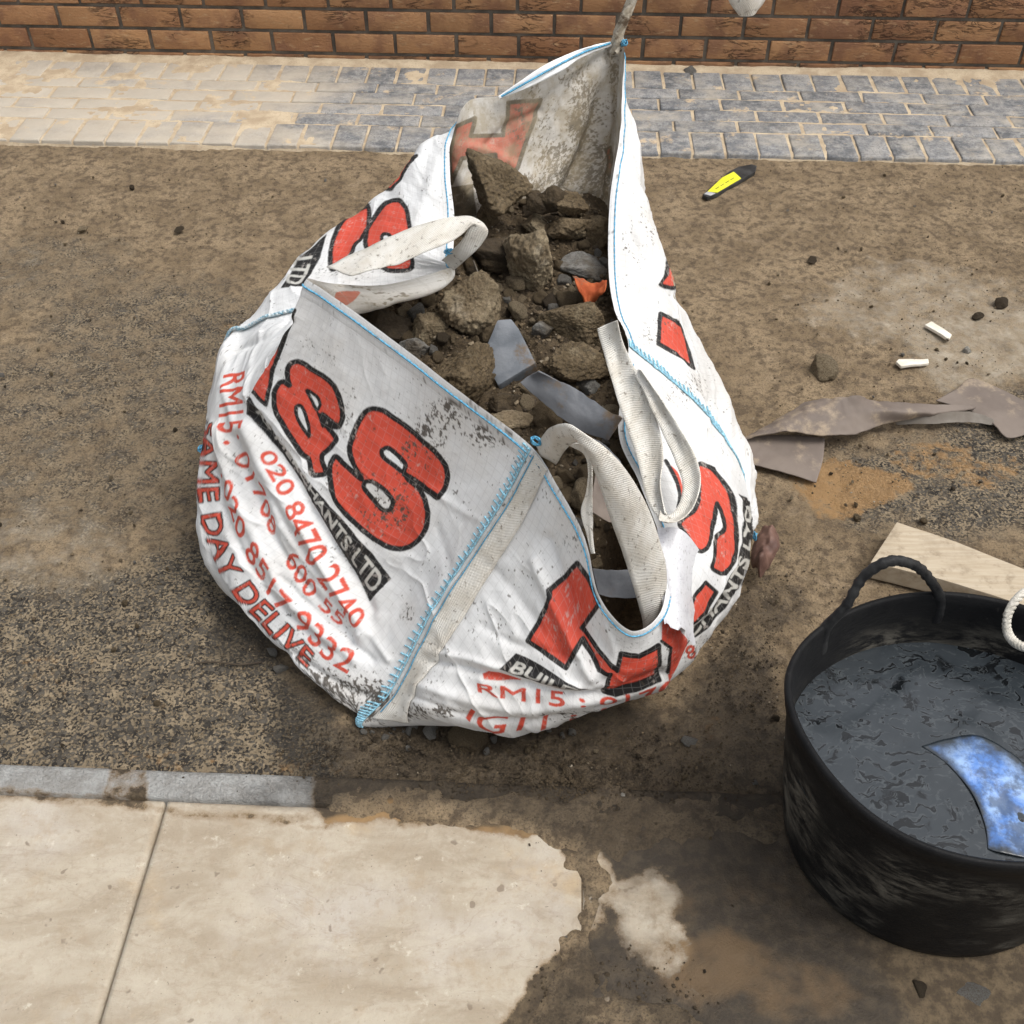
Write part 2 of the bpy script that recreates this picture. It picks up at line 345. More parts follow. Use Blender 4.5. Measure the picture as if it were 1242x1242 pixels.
for r, (s0, s1, L) in enumerate([(3.306, 3.459, .0965), (3.466, 3.541, .2005), (3.548, 3.624, .2005), (3.631, 3.711, .2005), (3.718, 3.790, .2005), (3.797, 3.935, .0965)]):
    t = -2.6 + [.0, .06, .13, .02, .09, .04][r]
    while t < 2.9:
        items.append((t, t + L + random.uniform(-.001, .001), s0 + random.uniform(-.0015, .0015), s1 + random.uniform(-.0015, .0015), .012 + random.uniform(-.002, .002), -.05, random.random())); t += L + .0078
pm = blocks_mesh(items, 'block_paving', None, .006)
c = np.empty(len(pm.vertices) * 3, np.float32); pm.vertices.foreach_get('co', c); c = c.reshape(-1, 3)
t = NT('grey_block_paving'); o = t.geo().outputs['Position']; ti = t.attr('tint').outputs['Fac']
cc = t.mix(ti, (.095, .099, .106), (.17, .174, .182)); cc = t.mix(t.ramp(t.noise(o, 35, 6, .7), .4, .65, 0, .7), cc, (.33, .325, .315)); cc = t.mix(t.ramp(t.noise(t.mapping(o, loc=(7, 1, 1)), 11, 5, .7), .45, .7, 0, .6), cc, (.36, .34, .31))
cc = t.mix(t.ramp(t.noise(o, 200, 4, .7), .50, .66, 0, .8), cc, (.075, .075, .075))
dustf = t.n('ShaderNodeSeparateXYZ'); t.l(o, dustf.inputs[0])
dx = t.ramp(dustf.outputs[0], -.15, -1.1)
dm = t.math('ADD', t.math('MULTIPLY', dx, .62), t.math('MULTIPLY', t.math('SUBTRACT', t.noise(t.mapping(o, sc=(1, 1.6, 1)), 2.6, 7, .62), .5), 1.6))
cc = t.mix(t.ramp(dm, .10, .60, 0, .9), cc, t.mix(t.noise(o, 9, 5, .6), (.38, .325, .255), (.48, .43, .355)))
cc = t.mix(t.ramp(t.noise(t.mapping(o, loc=(8, 3, 0), sc=(1, 1.5, 1)), 5, 8, .75), .47, .66, 0, .7), cc, (.37, .335, .28)); sp = t.ramp(t.noise(t.mapping(o, loc=(2, 3, 0)), 9, 8, .75), .57, .66, 0, .85); cc = t.mix(sp, cc, (.50, .385, .25))
pav_mat = t.fin(cc, .85, t.bump(t.noise(o, 130, 6, .65), .6, .004), .3)
tag(link('block_paving', pm, pav_mat), kind='structure')
# jointing sand sheet under and between the blocks, mounded along the wall
nu, nv = 900, 130
U, V = np.meshgrid(np.linspace(-2.8, 3.0, nu), np.linspace(FR - .03, WS + .03, nv), indexing='ij'); U = U.ravel(); V = V.ravel()
sx = U * tdir[0] + V * ndir[0]; sy = U * tdir[1] + V * ndir[1]
sz = .0075 + (fbm(sx * 6, sy * 6, 0, 31) - .5) * .012 + (fbm(sx * 50, sy * 50, 0, 32) - .5) * .004 + .008 * sstep(WS - .075, WS - .01, V) * (.5 + fbm(sx * 4, sy * 0, 0, 33)) - .03 * sstep(FR + .004, FR - .02, V)
lw = sstep(-.3, -1.3, sx); sz += .0035 * lw
me = mesh_np('jointing_sand', np.stack([sx, sy, sz], 1), grid_faces(nu, nv, True))
t = NT('jointing_sand'); o = t.geo().outputs['Position']
cc = t.mix(t.ramp(t.noise(o, 14, 6, .6), .35, .65), (.36, .28, .19), (.50, .41, .29)); cc = t.mix(t.ramp(t.noise(o, 200, 3, .6), .55, .7, 0, .5), cc, (.2, .15, .1))
tag(link('jointing_sand', me, t.fin(cc, .95, t.bump(t.noise(o, 240, 4, .6), .5, .004), .2)), kind='stuff', label='tan jointing sand between the grey paving blocks and along the wall foot', cat='sand')
# wall
wall = empty('brick_wall', tuple(frame_pt(0, WS, 0))); tag(wall, 'long brown brick wall with dark grey mortar behind the paved strip', 'wall')
items = []
def wall_t(px, py):
    d_ = ray(px, py); k = WS / (d_[0] * ndir[0] + d_[1] * ndir[1]); return k * (d_[0] * tdir[0] + d_[1] * tdir[1])
tA, tB = wall_t(554, 58), wall_t(594, 30)
for r in range(-1, 14):
    z0 = .0375 + r * .078; t0 = (tA if r % 2 == 0 else tB) + .0065 - 17 * .2215 + .006 * math.sin(r * 2.1)
    while t0 < 3.4:
        items.append((t0, t0 + .2085 + random.uniform(-.002, .002), z0 + random.uniform(-.001, .001), z0 + .0655 + random.uniform(-.001, .001), .0, -.10, random.random())); t0 += .2215
bm_ = blocks_mesh(items, 'bricks', None, .003, vertical=True, jitter=.0012, seed=3)
t = NT('brown_rustic_brick'); o = t.geo().outputs['Position']; ti = t.attr('tint').outputs['Fac']
cc = t.mix(ti, (.25, .122, .060), (.40, .222, .108))
cc = t.mix(t.ramp(t.noise(o, 9, 5, .6), .42, .65, 0, .7), cc, (.18, .088, .055))
cc = t.mix(t.ramp(t.noise(t.mapping(o, sc=(1, 1, 3)), 26, 6, .7), .54, .68, 0, .7), cc, (.42, .27, .15))
crk = t.math('ABSOLUTE', t.math('SUBTRACT', t.noise(t.mapping(o, sc=(1, 1, 4.5)), 9, 5, .65, dist=.8), .5)); crm = t.ramp(crk, .008, .028, 1, 0)
crg = t.math('MULTIPLY', crm, t.ramp(t.noise(o, 6, 3, .5), .50, .62))
cc = t.mix(t.math('MULTIPLY', crg, .8), cc, (.06, .032, .02))
sepz = t.n('ShaderNodeSeparateXYZ'); t.l(o, sepz.inputs[0])
dz = t.math('ADD', t.ramp(sepz.outputs[2], .06, -.01), t.math('MULTIPLY', t.math('SUBTRACT', t.noise(o, 6, 6, .6), .55), 1.2))
cc = t.mix(t.ramp(dz, .35, .9, 0, .7), cc, (.12, .088, .06))
bh = t.math('SUBTRACT', t.noise(t.mapping(o, sc=(1, 1, 2)), 70, 6, .7), t.math('MULTIPLY', crg, 1.2))
link('bricks', bm_, t.fin(cc, .88, t.bump(bh, .8, .006), .25), wall)
mb = MB()
for (a, b) in (((-3.3, -.1), (3.5, 1.05)),):
    u = np.linspace(a[0], b[0], 400); v = np.linspace(a[1], b[1], 80); U, V = np.meshgrid(u, v, indexing='ij'); U = U.ravel(); V = V.ravel()
    d = WS + .009 + (fbm(U * 30, V * 30, 0, 44) - .5) * .004
    mb.add(np.stack([U * tdir[0] + d * ndir[0], U * tdir[1] + d * ndir[1], V], 1), grid_faces(400, 80))
mt = simple('dark_mortar', (.10, .088, .074), (.19, .165, .135), 12, .95, .7, 150, .004)
link('mortar', mb.build('m_tmp', None).data, mt, wall); bpy.data.objects.remove(bpy.data.objects['m_tmp'])

# ------------------------------------------------------------------ BAG: one cloth surface measured column by column (rim, three points down, bulge, tuck, foot)
W = lambda *a: ('w', *a)
cols = [
 [(752,52,2.42),(749,120,2.41),(744,185,2.38),(738,232,2.31),W(.235,2.36,.3),W(.25,2.38,.15),W(.22,2.34,0)],           # 0 tip
 [(690,75,2.34),(694,125,2.33),(694,180,2.30),(690,235,2.24),W(.12,2.31,.3),W(.11,2.33,.12),W(.08,2.28,0)],
 [(640,99,2.28),(646,145,2.27),(650,190,2.24),(650,240,2.19),W(.04,2.27,.3),W(.02,2.28,.12),W(.0,2.22,0)],
 [(605,116,2.25),(610,160,2.24),(614,205,2.21),(615,250,2.16),W(-.03,2.24,.3),W(-.05,2.24,.12),W(-.04,2.19,0)],
 [(566,124,2.2),(568,165,2.18),(568,205,2.15),(566,250,2.11),W(-.1,2.2,.3),W(-.12,2.2,.12),W(-.1,2.13,0)],           # 4
 [(548,168,2.1),(536,163,2.14),(528,176,2.16),W(-.16,2.2,.45),W(-.19,2.22,.3),W(-.2,2.2,.12),W(-.16,2.1,0)],
 [(546,214,2.0),(520,200,2.04),(497,196,2.09),W(-.24,2.16,.42),W(-.28,2.17,.3),W(-.3,2.12,.12),W(-.24,2.04,0)],
 [(551,262,1.9),(515,248,1.94),(470,238,2.02),(443,260,2.06),W(-.36,2.1,.3),W(-.39,2.05,.12),W(-.33,1.96,0)],
 [(549,318,1.78),(480,300,1.84),(412,300,1.91),(366,314,1.93),W(-.45,1.97,.28),W(-.48,1.93,.12),W(-.42,1.86,0)],
 [(547,324,1.765),(532,347,1.755),(355,379,1.74),(300,401,1.76),(277,418,1.76),W(-.6,1.75,.14),W(-.52,1.72,0)],          # 9 left corner
 [(470,345,1.71),(484,368,1.70),(350,396,1.69),(292,430,1.70),(264,458,1.68),W(-.61,1.66,.12),W(-.54,1.62,0)],
 [(405,344,1.655),(425,382,1.66),(337,420,1.655),(288,470,1.63),(254,505,1.62),W(-.615,1.56,.1),W(-.55,1.53,0)],
 [(373,338,1.64),(357,380,1.62),(331,440,1.60),(297,500,1.575),(243,612,1.515),W(-.58,1.45,.05),W(-.52,1.45,0)],       # 12 fold
 [(393,352,1.60),(377,400,1.585),(350,460,1.56),(312,540,1.52),(257,655,1.46),W(-.5,1.37,.03),W(-.47,1.39,0)],
 [(437,383,1.54),(425,450,1.51),(395,540,1.47),(350,610,1.43),(281,705,1.375),W(-.43,1.31,.02),W(-.4,1.34,0)],
 [(513,440,1.45),(500,520,1.42),(468,600,1.375),(420,680,1.33),(330,765,1.29),W(-.34,1.25,.012),W(-.31,1.28,.0)],
 [(575,488,1.37),(562,565,1.345),(528,650,1.31),(475,730,1.27),(395,828,1.19),W(-.245,1.165,.008),W(-.22,1.2,0)],
 [(645,542,1.29),(612,605,1.272),(568,675,1.248),(520,752,1.205),(473,838,1.15),(440,881,.006),W(-.14,1.16,0)],          # 17 front corner
 [(676,588,1.235),(652,650,1.225),(615,715,1.19),(578,782,1.14),(520,866,1.085),W(-.08,1.11,.03),W(-.07,1.16,0)],
 [(708,650,1.17),(691,710,1.155),(666,770,1.12),(641,830,1.075),(622,884,1.06),W(0,1.1,.03),W(0,1.15,0)],
 [(726,722,1.11),(717,765,1.105),(707,810,1.08),(696,848,1.06),(690,876,1.07),W(.06,1.12,.03),W(.06,1.18,0)],
 [(765,765,1.085),(763,790,1.09),(757,815,1.085),(752,837,1.09),(750,855,1.11),W(.12,1.15,.04),W(.12,1.22,0)],
 [(800,744,1.13),(808,768,1.13),(806,795,1.12),(803,815,1.125),(799,831,1.14),W(.21,1.2,.04),W(.2,1.26,0)],
 [(808,695,1.20),(830,715,1.19),(843,745,1.18),(848,770,1.185),(851,788,1.20),W(.32,1.27,.05),W(.3,1.32,0)],
 [(800,650,1.28),(835,655,1.27),(866,674,1.265),(884,700,1.27),(892,720,1.285),W(.4,1.36,.08),W(.38,1.42,0)],
 [(775,585,1.37),(820,590,1.36),(865,608,1.365),(896,640,1.38),(909,657,1.41),W(.45,1.5,.1),W(.42,1.52,0)],
 [(750,522,1.48),(800,528,1.46),(850,552,1.455),(893,592,1.465),(911,627,1.49),W(.485,1.6,.1),W(.45,1.62,0)],
 [(762,420,1.62),(803,457,1.60),(851,500,1.57),(889,555,1.55),(906,600,1.55),W(.49,1.7,.12),W(.46,1.72,0)],          # 27 right corner
 [(745,375,1.74),(782,398,1.725),(818,425,1.71),(842,460,1.70),(862,492,1.69),W(.46,1.82,.15),W(.42,1.84,0)],
 [(738,320,1.85),(770,328,1.845),(802,350,1.835),(822,378,1.83),(834,402,1.82),W(.42,1.96,.18),W(.38,1.96,0)],
 [(740,240,2.0),(762,245,1.99),(782,263,1.98),(793,285,1.98),(800,310,1.975),W(.37,2.1,.2),W(.32,2.1,0)],
 [(752,160,2.15),(759,172,2.15),(766,192,2.14),(772,210,2.14),(777,232,2.13),W(.33,2.24,.22),W(.28,2.24,0)],
 [(755,100,2.3),(757,112,2.3),(759,128,2.3),(762,145,2.3),(766,165,2.28),W(.3,2.34,.22),W(.26,2.32,0)],
]
cols.append(cols[0])
def pt(e): return np.array(e[1:], float) if e[0] == 'w' else P(*e)
CP = np.array([[pt(e) for e in c] for c in cols])            # 34 x 7 x 3
NC = len(cols)
def crm(p0, p1, p2, p3, f): return .5 * ((2 * p1) + (-p0 + p2) * f + (2 * p0 - 5 * p1 + 4 * p2 - p3) * f ** 2 + (-p0 + 3 * p1 - 3 * p2 + p3) * f ** 3)
def surf(u, v):
    u = np.asarray(u, float); v = np.asarray(v, float)
    i = np.clip(u.astype(int), 0, NC - 2); fu = (u - i)[:, None]; j = np.clip(v.astype(int), 0, 5); fv = (v - j)[:, None]
    per = NC - 1; ii = [(i - 1) % per, i, i + 1, np.where(i + 2 > per, (i + 2) % per, i + 2)]
    rowsv = []
    for k in ii:
        rowsv.append(crm(CP[k, np.maximum(j - 1, 0)], CP[k, j], CP[k, j + 1], CP[k, np.minimum(j + 2, 6)], fv))
    return crm(*rowsv, fu)
# sampling
us = []; 
for i in range(NC - 1):
    a = proj(CP[i, :5]); b = proj(CP[i + 1, :5]); L = np.max(np.hypot(*(a - b).T)); n = int(np.clip(L * 1.0, 14, 110))
    us.append(i + np.arange(n) / n)
us.append([NC - 1.0]); us = np.concatenate(us)
vseg = [75, 85, 95, 105, 30, 12]
vs = np.concatenate([j + np.arange(n) / n for j, n in enumerate(vseg)] + [[6.0]])
nu, nv = len(us), len(vs)
U, V = [a.ravel() for a in np.meshgrid(us, vs, indexing='ij')]
S0 = surf(U, V).reshape(nu, nv, 3)
du = np.gradient(S0, axis=0); dv = np.gradient(S0, axis=1)
NRM = np.cross(dv, du); NRM /= np.linalg.norm(NRM, axis=2)[..., None] + 1e-12
arc_u = np.cumsum(np.concatenate([[0], np.linalg.norm(np.diff(S0[:, vseg[0] + 80], axis=0), axis=1)]))
arc_v = np.concatenate([np.zeros((nu, 1)), np.cumsum(np.linalg.norm(np.diff(S0, axis=1), axis=2), axis=1)], 1)
AU = np.repeat(arc_u, nv); AV = arc_v.ravel()
Q = proj(S0.reshape(-1, 3)); QX, QY = Q[:, 0], Q[:, 1]
# creases measured on the cloth: (u range, polyline in photo pixels, width, height)
creases = [
 ((11, 17), [(308, 505), (345, 560), (385, 630), (430, 700), (450, 740)], 7, -.010), ((11, 17), [(298, 520), (330, 585), (372, 650), (412, 715), (440, 770)], 9, .012),
 ((10, 17), [(285, 530), (310, 600), (340, 665), (380, 720), (425, 775)], 6, -.008), ((10, 17), [(262, 520), (285, 600), (318, 670), (360, 735), (430, 800)], 8, .009),
 ((10, 17), [(258, 560), (275, 630), (305, 690), (350, 745), (400, 790)], 5, -.006), ((12, 17), [(330, 610), (355, 660), (390, 705)], 5, .005),
 ((12, 17), [(370, 640), (400, 700), (450, 770), (470, 800)], 5, .005), ((12, 17), [(340, 700), (390, 750), (450, 800)], 5, -.005),
 ((12, 17), [(350, 790), (400, 825), (450, 850)], 6, -.006), ((12, 17), [(290, 480), (300, 440), (325, 400)], 6, -.004), ((12, 17), [(520, 590), (560, 620), (580, 630)], 5, .003), ((12, 17), [(530, 640), (545, 690), (540, 730)], 6, -.003),
 ((17, 27), [(520, 800), (580, 815), (650, 835), (720, 842), (800, 815)], 6, -.009), ((17, 27), [(520, 790), (570, 800), (640, 820), (700, 832)], 5, .006),
 ((17, 27), [(505, 830), (570, 850), (640, 862), (720, 850), (800, 828)], 7, .007), ((17, 27), [(500, 845), (560, 868), (640, 875), (720, 868)], 4, -.004),
 ((17, 27), [(665, 655), (690, 720), (708, 770), (722, 805)], 7, -.008), ((17, 27), [(650, 680), (676, 740), (700, 790), (715, 820)], 7, .008), ((17, 27), [(735, 760), (745, 790), (735, 815)], 5, .005),
 ((17, 27), [(600, 690), (640, 740), (680, 790)], 8, -.004), ((17, 27), [(700, 800), (660, 790), (620, 780), (585, 760)], 6, -.004), ((17, 27), [(830, 655), (828, 700), (815, 745)], 6, .006), ((17, 27), [(845, 520), (870, 570), (885, 620)], 5, -.004),
 ((17, 27), [(790, 450), (830, 500), (870, 550), (895, 600)], 4, -.005), ((17, 27), [(815, 770), (850, 760), (880, 725)], 5, -.005),
 ((0, 9), [(745, 70), (728, 130), (712, 180), (690, 235)], 9, .018), ((0, 9), [(738, 80), (735, 140), (728, 200), (722, 240)], 8, -.016), ((0, 9), [(735, 60), (690, 110), (670, 180), (660, 240)], 8, .007),
 ((0, 9), [(730, 62), (650, 120), (610, 200)], 6, -.006), ((0, 9), [(590, 175), (620, 150), (655, 135)], 5, .006), ((0, 9), [(620, 200), (600, 185), (570, 178)], 6, -.006),
 ((27, 33), [(765, 120), (775, 200), (790, 280), (815, 350)], 6, .006), ((27, 33), [(755, 200), (765, 280), (790, 340)], 6, -.005), ((27, 33), [(770, 360), (800, 350), (830, 370)], 6, -.007), ((27, 33), [(790, 430), (830, 450), (855, 480)], 5, .006),
 ((9, 13), [(285, 425), (330, 410), (352, 390)], 4, -.006), ((9, 13), [(270, 470), (285, 520), (290, 560)], 5, .004), ((9, 13), [(318, 405), (308, 440), (300, 480)], 3, .004),
 ((0, 9), [(540, 180), (520, 230), (500, 300)], 8, .004), ((0, 9), [(470, 240), (430, 290), (400, 330)], 8, -.004),
]
hgt = np.zeros(len(U))
for (u0, u1), pl, wd, hh in creases:
    pl = [tuple(q) for q in cr(pl, 14)]
    m = (U >= u0) & (U <= u1) & (V < 4.9); xs_ = [q[0] for q in pl]; ys_ = [q[1] for q in pl]
    m &= (QX > min(xs_) - 3.5 * wd) & (QX < max(xs_) + 3.5 * wd) & (QY > min(ys_) - 3.5 * wd) & (QY < max(ys_) + 3.5 * wd)
    if not m.any(): continue
    d = segdist(QX[m], QY[m], pl, False) / wd
    hgt[m] += hh * np.exp(-d * d) * (.8 + .4 * vnoise(QX[m] / 25, QY[m] / 25, 0, 5))
fall = np.clip(AV / .06, 0, 1)
hgt += ((fbm(AU * 9, AV * 7, 0, 51) - .5) * np.where((U > 12) & (U < 17), .009, .017) + (fbm(AU * 26 + AV * 9, AV * 13, 0, 52, 3) - .5) * .007) * (.25 + .75 * fall)
rg = 1 - np.abs(2 * fbm(AU * 6 + 3 * AV, AV * 14 - 2 * AU, 0, 53, 3) - 1); hgt += (rg ** 6) * .004 * fall * sstep(1.0, 2.6, V)
rg = 1 - np.abs(2 * fbm(AU * 11 - 5 * AV, AV * 10 + 4 * AU, 0, 54, 2) - 1); hgt += (rg ** 8) * .0010 * fall
hgt *= sstep(6.0, 5.2, V)
hgt = hgt.reshape(nu, nv); hgt[-1] = hgt[0]
S1 = S0 + NRM * hgt[..., None]
S1[..., 2] = np.maximum(S1[..., 2], .002)
def surf2(u, v, off=0.0):               # displaced cloth point, bilinear in the sample grid
    u = np.asarray(u, float); v = np.asarray(v, float)
    fi = np.interp(u, us, np.arange(nu)); fj = np.interp(v, vs, np.arange(nv)); i = np.clip(fi.astype(int), 0, nu - 2); j = np.clip(fj.astype(int), 0, nv - 2); a = (fi - i)[:, None]; b = (fj - j)[:, None]
    f = lambda M: (M[i, j] * (1 - a) + M[i + 1, j] * a) * (1 - b) + (M[i, j + 1] * (1 - a) + M[i + 1, j + 1] * a) * b
    return f(S1) + off * f(NRM)
def v_at(u, dist):                      # v where the cloth is dist metres below the rim
    out = []
    for x in np.atleast_1d(u):
        k = int(np.clip(np.interp(x, us, np.arange(nu)), 0, nu - 1)); out.append(np.interp(dist, arc_v[k], vs))
    return np.array(out)

# ---- printing (ink laid on the cloth): layers rasterised once, then read by each cloth vertex
X0, Y0, SCL = 225, 40, 3
AW, AH = (935 - X0) * SCL, (905 - Y0) * SCL
def region(poly, pad=0):
    p = np.array(poly); x0 = int(max(0, (p[:, 0].min() - pad - X0) * SCL)); x1 = int(min(AW, (p[:, 0].max() + pad - X0) * SCL + 2))
    y0 = int(max(0, (p[:, 1].min() - pad - Y0) * SCL)); y1 = int(min(AH, (p[:, 1].max() + pad - Y0) * SCL + 2))
    gx, gy = np.meshgrid(X0 + (np.arange(x0, x1) + .5) / SCL, Y0 + (np.arange(y0, y1) + .5) / SCL)
    return (slice(y0, y1), slice(x0, x1)), gx, gy
INK = {'white': 0, 'red': 1, 'black': 2, 'cream': 3}
def paint(A, poly, ink, stroke=None, sw=0, rnd=True, closed=True):
    if rnd: poly = [tuple(q) for q in poly]
    sl_, gx, gy = region(poly, sw + 1)
    if ink: A[sl_][inside(gx, gy, poly)] = INK[ink]
    if stroke: A[sl_][segdist(gx, gy, poly, closed) < sw] = INK[stroke]
def T(org, sc_, pts): return [(org[0] + x / sc_, org[1] + y / sc_) for x, y in pts]
def smooth(poly, k=4, closed=True):
    p = np.array(poly + poly[:3]) if closed else np.array(poly)
    return [tuple(q) for q in cr(p, len(p) * k)][k if closed else 0: (-k * 2 if closed else None)] if False else chaikin(poly, closed)
def chaikin(poly, closed=True):
    p = [tuple(q) for q in poly]
    for _ in range(2):
        n = []
        for i in range(len(p) if closed else len(p) - 1):
            a = p[i]; b = p[(i + 1) % len(p)]
            n.append((a[0] * .82 + b[0] * .18, a[1] * .82 + b[1] * .18)); n.append((a[0] * .18 + b[0] * .82, a[1] * .18 + b[1] * .82))
        p = n
    return p
_tc = {}
def text_tris(s, bold=0.0):
    key = (s, bold)
    if key in _tc: return _tc[key]
    cu = bpy.data.curves.new('t', 'FONT'); cu.body = s; cu.resolution_u = 4; cu.offset = bold
    ob = bpy.data.objects.new('t', cu); COL.objects.link(ob); dg = bpy.context.evaluated_depsgraph_get(); dg.update()
    me = ob.evaluated_get(dg).to_mesh(); me.calc_loop_triangles()
    v = np.array([tuple(x.co)[:2] for x in me.vertices]); f = np.array([tuple(x.vertices) for x in me.loop_triangles])
    ob.evaluated_get(dg).to_mesh_clear(); bpy.data.objects.remove(ob); bpy.data.curves.remove(cu)
    x0, x1 = v[:, 0].min(), v[:, 0].max(); v = np.stack([(v[:, 0] - x0) / (x1 - x0), v[:, 1] / .73], 1)
    _tc[key] = (v, f); return v, f
def lerp_path(pts, t):
    p = cr(pts, 80); L = np.concatenate([[0], np.cumsum(np.hypot(*np.diff(p, axis=0).T))]); L /= L[-1]
    return np.stack([np.interp(t, L, p[:, 0]), np.interp(t, L, p[:, 1])], 1)
def write(A, s, base, top, ink, bold=.014):
    v, f = text_tris(s, 0.0); sw = bold * 34
    b = lerp_path(base, v[:, 0]); tp = lerp_path(top, v[:, 0]); q = b * (1 - v[:, 1:2]) + tp * v[:, 1:2]
    for tri in f: paint(A, [tuple(q[k]) for k in tri], ink, ink if sw else None, sw, rnd=False)
def blank(): return np.zeros((AH, AW), np.uint8)
BL = 3.2
LA = blank()                           # front left panel, upper part
o2 = ((380, 450), 4.14); o1 = ((230, 380), 4.968); o3 = ((230, 500), 3.105)
S_out = smooth(T(*o2, [(300,188),(350,200),(420,248),(500,308),(560,365),(620,415),(660,470),(672,530),(660,590),(628,642),(590,612),(520,562),(462,520),(470,545),(530,592),(562,645),(580,710),(572,780),(540,840),(490,880),(440,895),(380,885),(300,840),(220,770),(150,700),(105,620),(85,540),(86,470),(115,420),(160,472),(215,520),(256,548),(212,482),(190,430),(184,390),(200,320),(230,240),(262,200)]))
paint(LA, S_out, 'red', 'black', BL)
paint(LA, smooth(T(*o2, [(340,400),(368,382),(400,402),(440,440),(466,470),(452,512),(400,470),(350,432)])), 'white', 'black', 2.8)
paint(LA, smooth(T(*o2, [(262,555),(256,585),(300,645),(348,702),(385,700),(404,655),(368,602),(300,552)])), 'white', 'black', 2.8)
paint(LA, T(*o2, [(455,500),(640,620),(620,650),(440,525)]), 'black')
AMP = smooth(T(*o1, [(610,300),(655,288),(700,308),(760,348),(820,390),(870,440),(900,500),(918,580),(920,640),(900,692),(850,650),(790,600),(830,690),(897,757),(850,812),(798,852),(800,890),(832,970),(735,978),(722,880),(680,852),(630,770),(580,690),(535,620),(514,550),(520,470),(545,418),(570,410),(612,440),(592,400),(590,340)]))
paint(LA, AMP, 'red', 'black', BL)
paint(LA, smooth(T(*o1, [(645,560),(668,552),(700,600),(720,680),(725,748),(700,715),(655,640),(640,600)])), 'white', 'black', 2.2)
paint(LA, smooth(T(*o1, [(700,452),(770,505),(788,550),(768,590),(735,530)])), 'white', 'black', 2.0)
paint(LA, T(*o1, [(760,585),(800,610),(890,700),(870,700),(830,690),(800,690)]), 'black')
paint(LA, T(*o1, [(628,0),(605,60),(540,240),(497,370),(492,440),(470,555),(440,520),(392,468),(340,420),(400,230),(520,60),(560,-30)]), 'red')
paint(LA, T(*o1, [(632,-20),(607,60),(543,240),(500,370),(494,440),(468,552),(436,520),(385,462)]), None, 'black', 2.4, closed=False)
ban_hi = [(305,480),(330.6,521),(350.8,551),(371,579),(384,594),(416,629),(452,672),(474,702)]; ban_lo = [(446,731),(431,702),(416,675),(392,636),(367,591),(343,555),(322,530),(299,502)]
paint(LA, ban_hi + ban_lo, 'black')
write(LA, 'RS MERCHANTS LTD', [(309,500),(345,550),(372,591),(400,640),(420,670),(449,722)], [(317,498),(356,556),(382,593),(405,623),(430,655),(467,700)], 'cream', .015)
LB = blank()                           # front left panel, phone numbers
write(LB, 'RM15', [(271,455),(267,480),(266,505),(269,526)], [(302,451),(299,478),(298,503),(300,520)], 'red')
write(LB, '01708', [(284,553),(294,575),(304,597),(327,651)], [(303,545),(309,562),(318,587),(337,637)], 'red')
write(LB, '600 55', [(343,680),(368,719),(385,738),(409,760)], [(358,664),(382,704),(401,730),(419,748)], 'red')
write(LB, '020 8470 2740', [(318,550),(339,593),(352,622),(365,667),(381,692),(397,718),(434,765)], [(330,545),(354,584),(369,613),(392,655),(408,677),(424,712),(445,746)], 'red')
write(LB, '020 8517 9332', [(271,592),(286,645),(294,671),(313,701),(332,733),(352,755),(375,779),(397,802),(421,817)], [(283,577),(299,627),(310,648),(328,684),(349,718),(369,735),(392,757),(411,776),(437,792)], 'red')
for dx, dy in ((0, 0),):
    write(LB, 'SAME DAY DELIVE', [(248,510),(240,560),(242,600),(249,640),(262,680),(280,713),(314,752),(345,785),(370,810)], [(261,515),(261,560),(264,592),(270,632),(283,668),(300,697),(330,733),(357,764),(382,792)], 'black', .045)
    write(LB, 'SAME DAY DELIVE', [(248,510),(240,560),(242,600),(249,640),(262,680),(280,713),(314,752),(345,785),(370,810)], [(261,515),(261,560),(264,592),(270,632),(283,668),(300,697),(330,733),(357,764),(382,792)], 'red', .0)
for (x, y) in ((288, 530), (269, 577), (276, 537)):
    paint(LB, [(x + 3 * math.cos(k), y + 3 * math.sin(k)) for k in range(6)], 'red')
LC = blank()                           # front right panel
o4 = ((560, 660), 4.14); o5 = ((780, 540), 3.88)
paint(LC, T(*o4, [(572,98),(640,190),(686,303),(598,425),(690,540),(780,632),(798,548),(890,562),(985,505),(990,600),(985,668),(860,715),(765,742),(715,740),(745,650),(690,632),(655,560),(603,480),(525,618),(330,487),(370,420),(456,265),(452,228)]), 'red', 'black', 3.0)
paint(LC, T(*o4, [(1005,380),(1110,440),(1140,500),(1080,600),(1030,680),(1030,600),(1050,520),(1000,490)]), 'red')
paint(LC, T(*o4, [(1000,485),(1048,520),(1030,640)]), None, 'black', 2, closed=False)
paint(LC, T(*o4, [(270,548),(310,565),(400,608),(520,680),(650,738),(480,727),(330,684),(192,627)]), 'black')
write(LC, 'BUILD', T(*o4, [(238,640),(330,672),(450,712),(580,726)]), T(*o4, [(278,588),(360,622),(460,672),(590,718)]), 'cream', .02)
paint(LC, T(*o4, [(95,655),(130,640),(180,645),(230,668),(290,685),(280,695),(180,690),(110,680)]), 'red')
write(LC, 'RM15 : 0170', T(*o4, [(80,742),(200,775),(320,795),(420,805),(540,808),(640,805),(760,800),(880,790),(970,770),(1060,730)]), T(*o4, [(75,698),(200,712),(320,732),(420,745),(540,755),(650,765),(740,755),(860,728),(950,700),(1050,660)]), 'red')
write(LC, 'IG11 : 1', T(*o4, [(20,880),(90,925),(200,940),(330,937),(430,922),(560,892),(720,850)]), T(*o4, [(50,822),(110,855),(200,868),(330,878),(440,872),(570,866),(730,828)]), 'red')
write(LC, '8', T(*o5, [(215,1010),(250,990)]), T(*o5, [(195,960),(240,935)]), 'red')
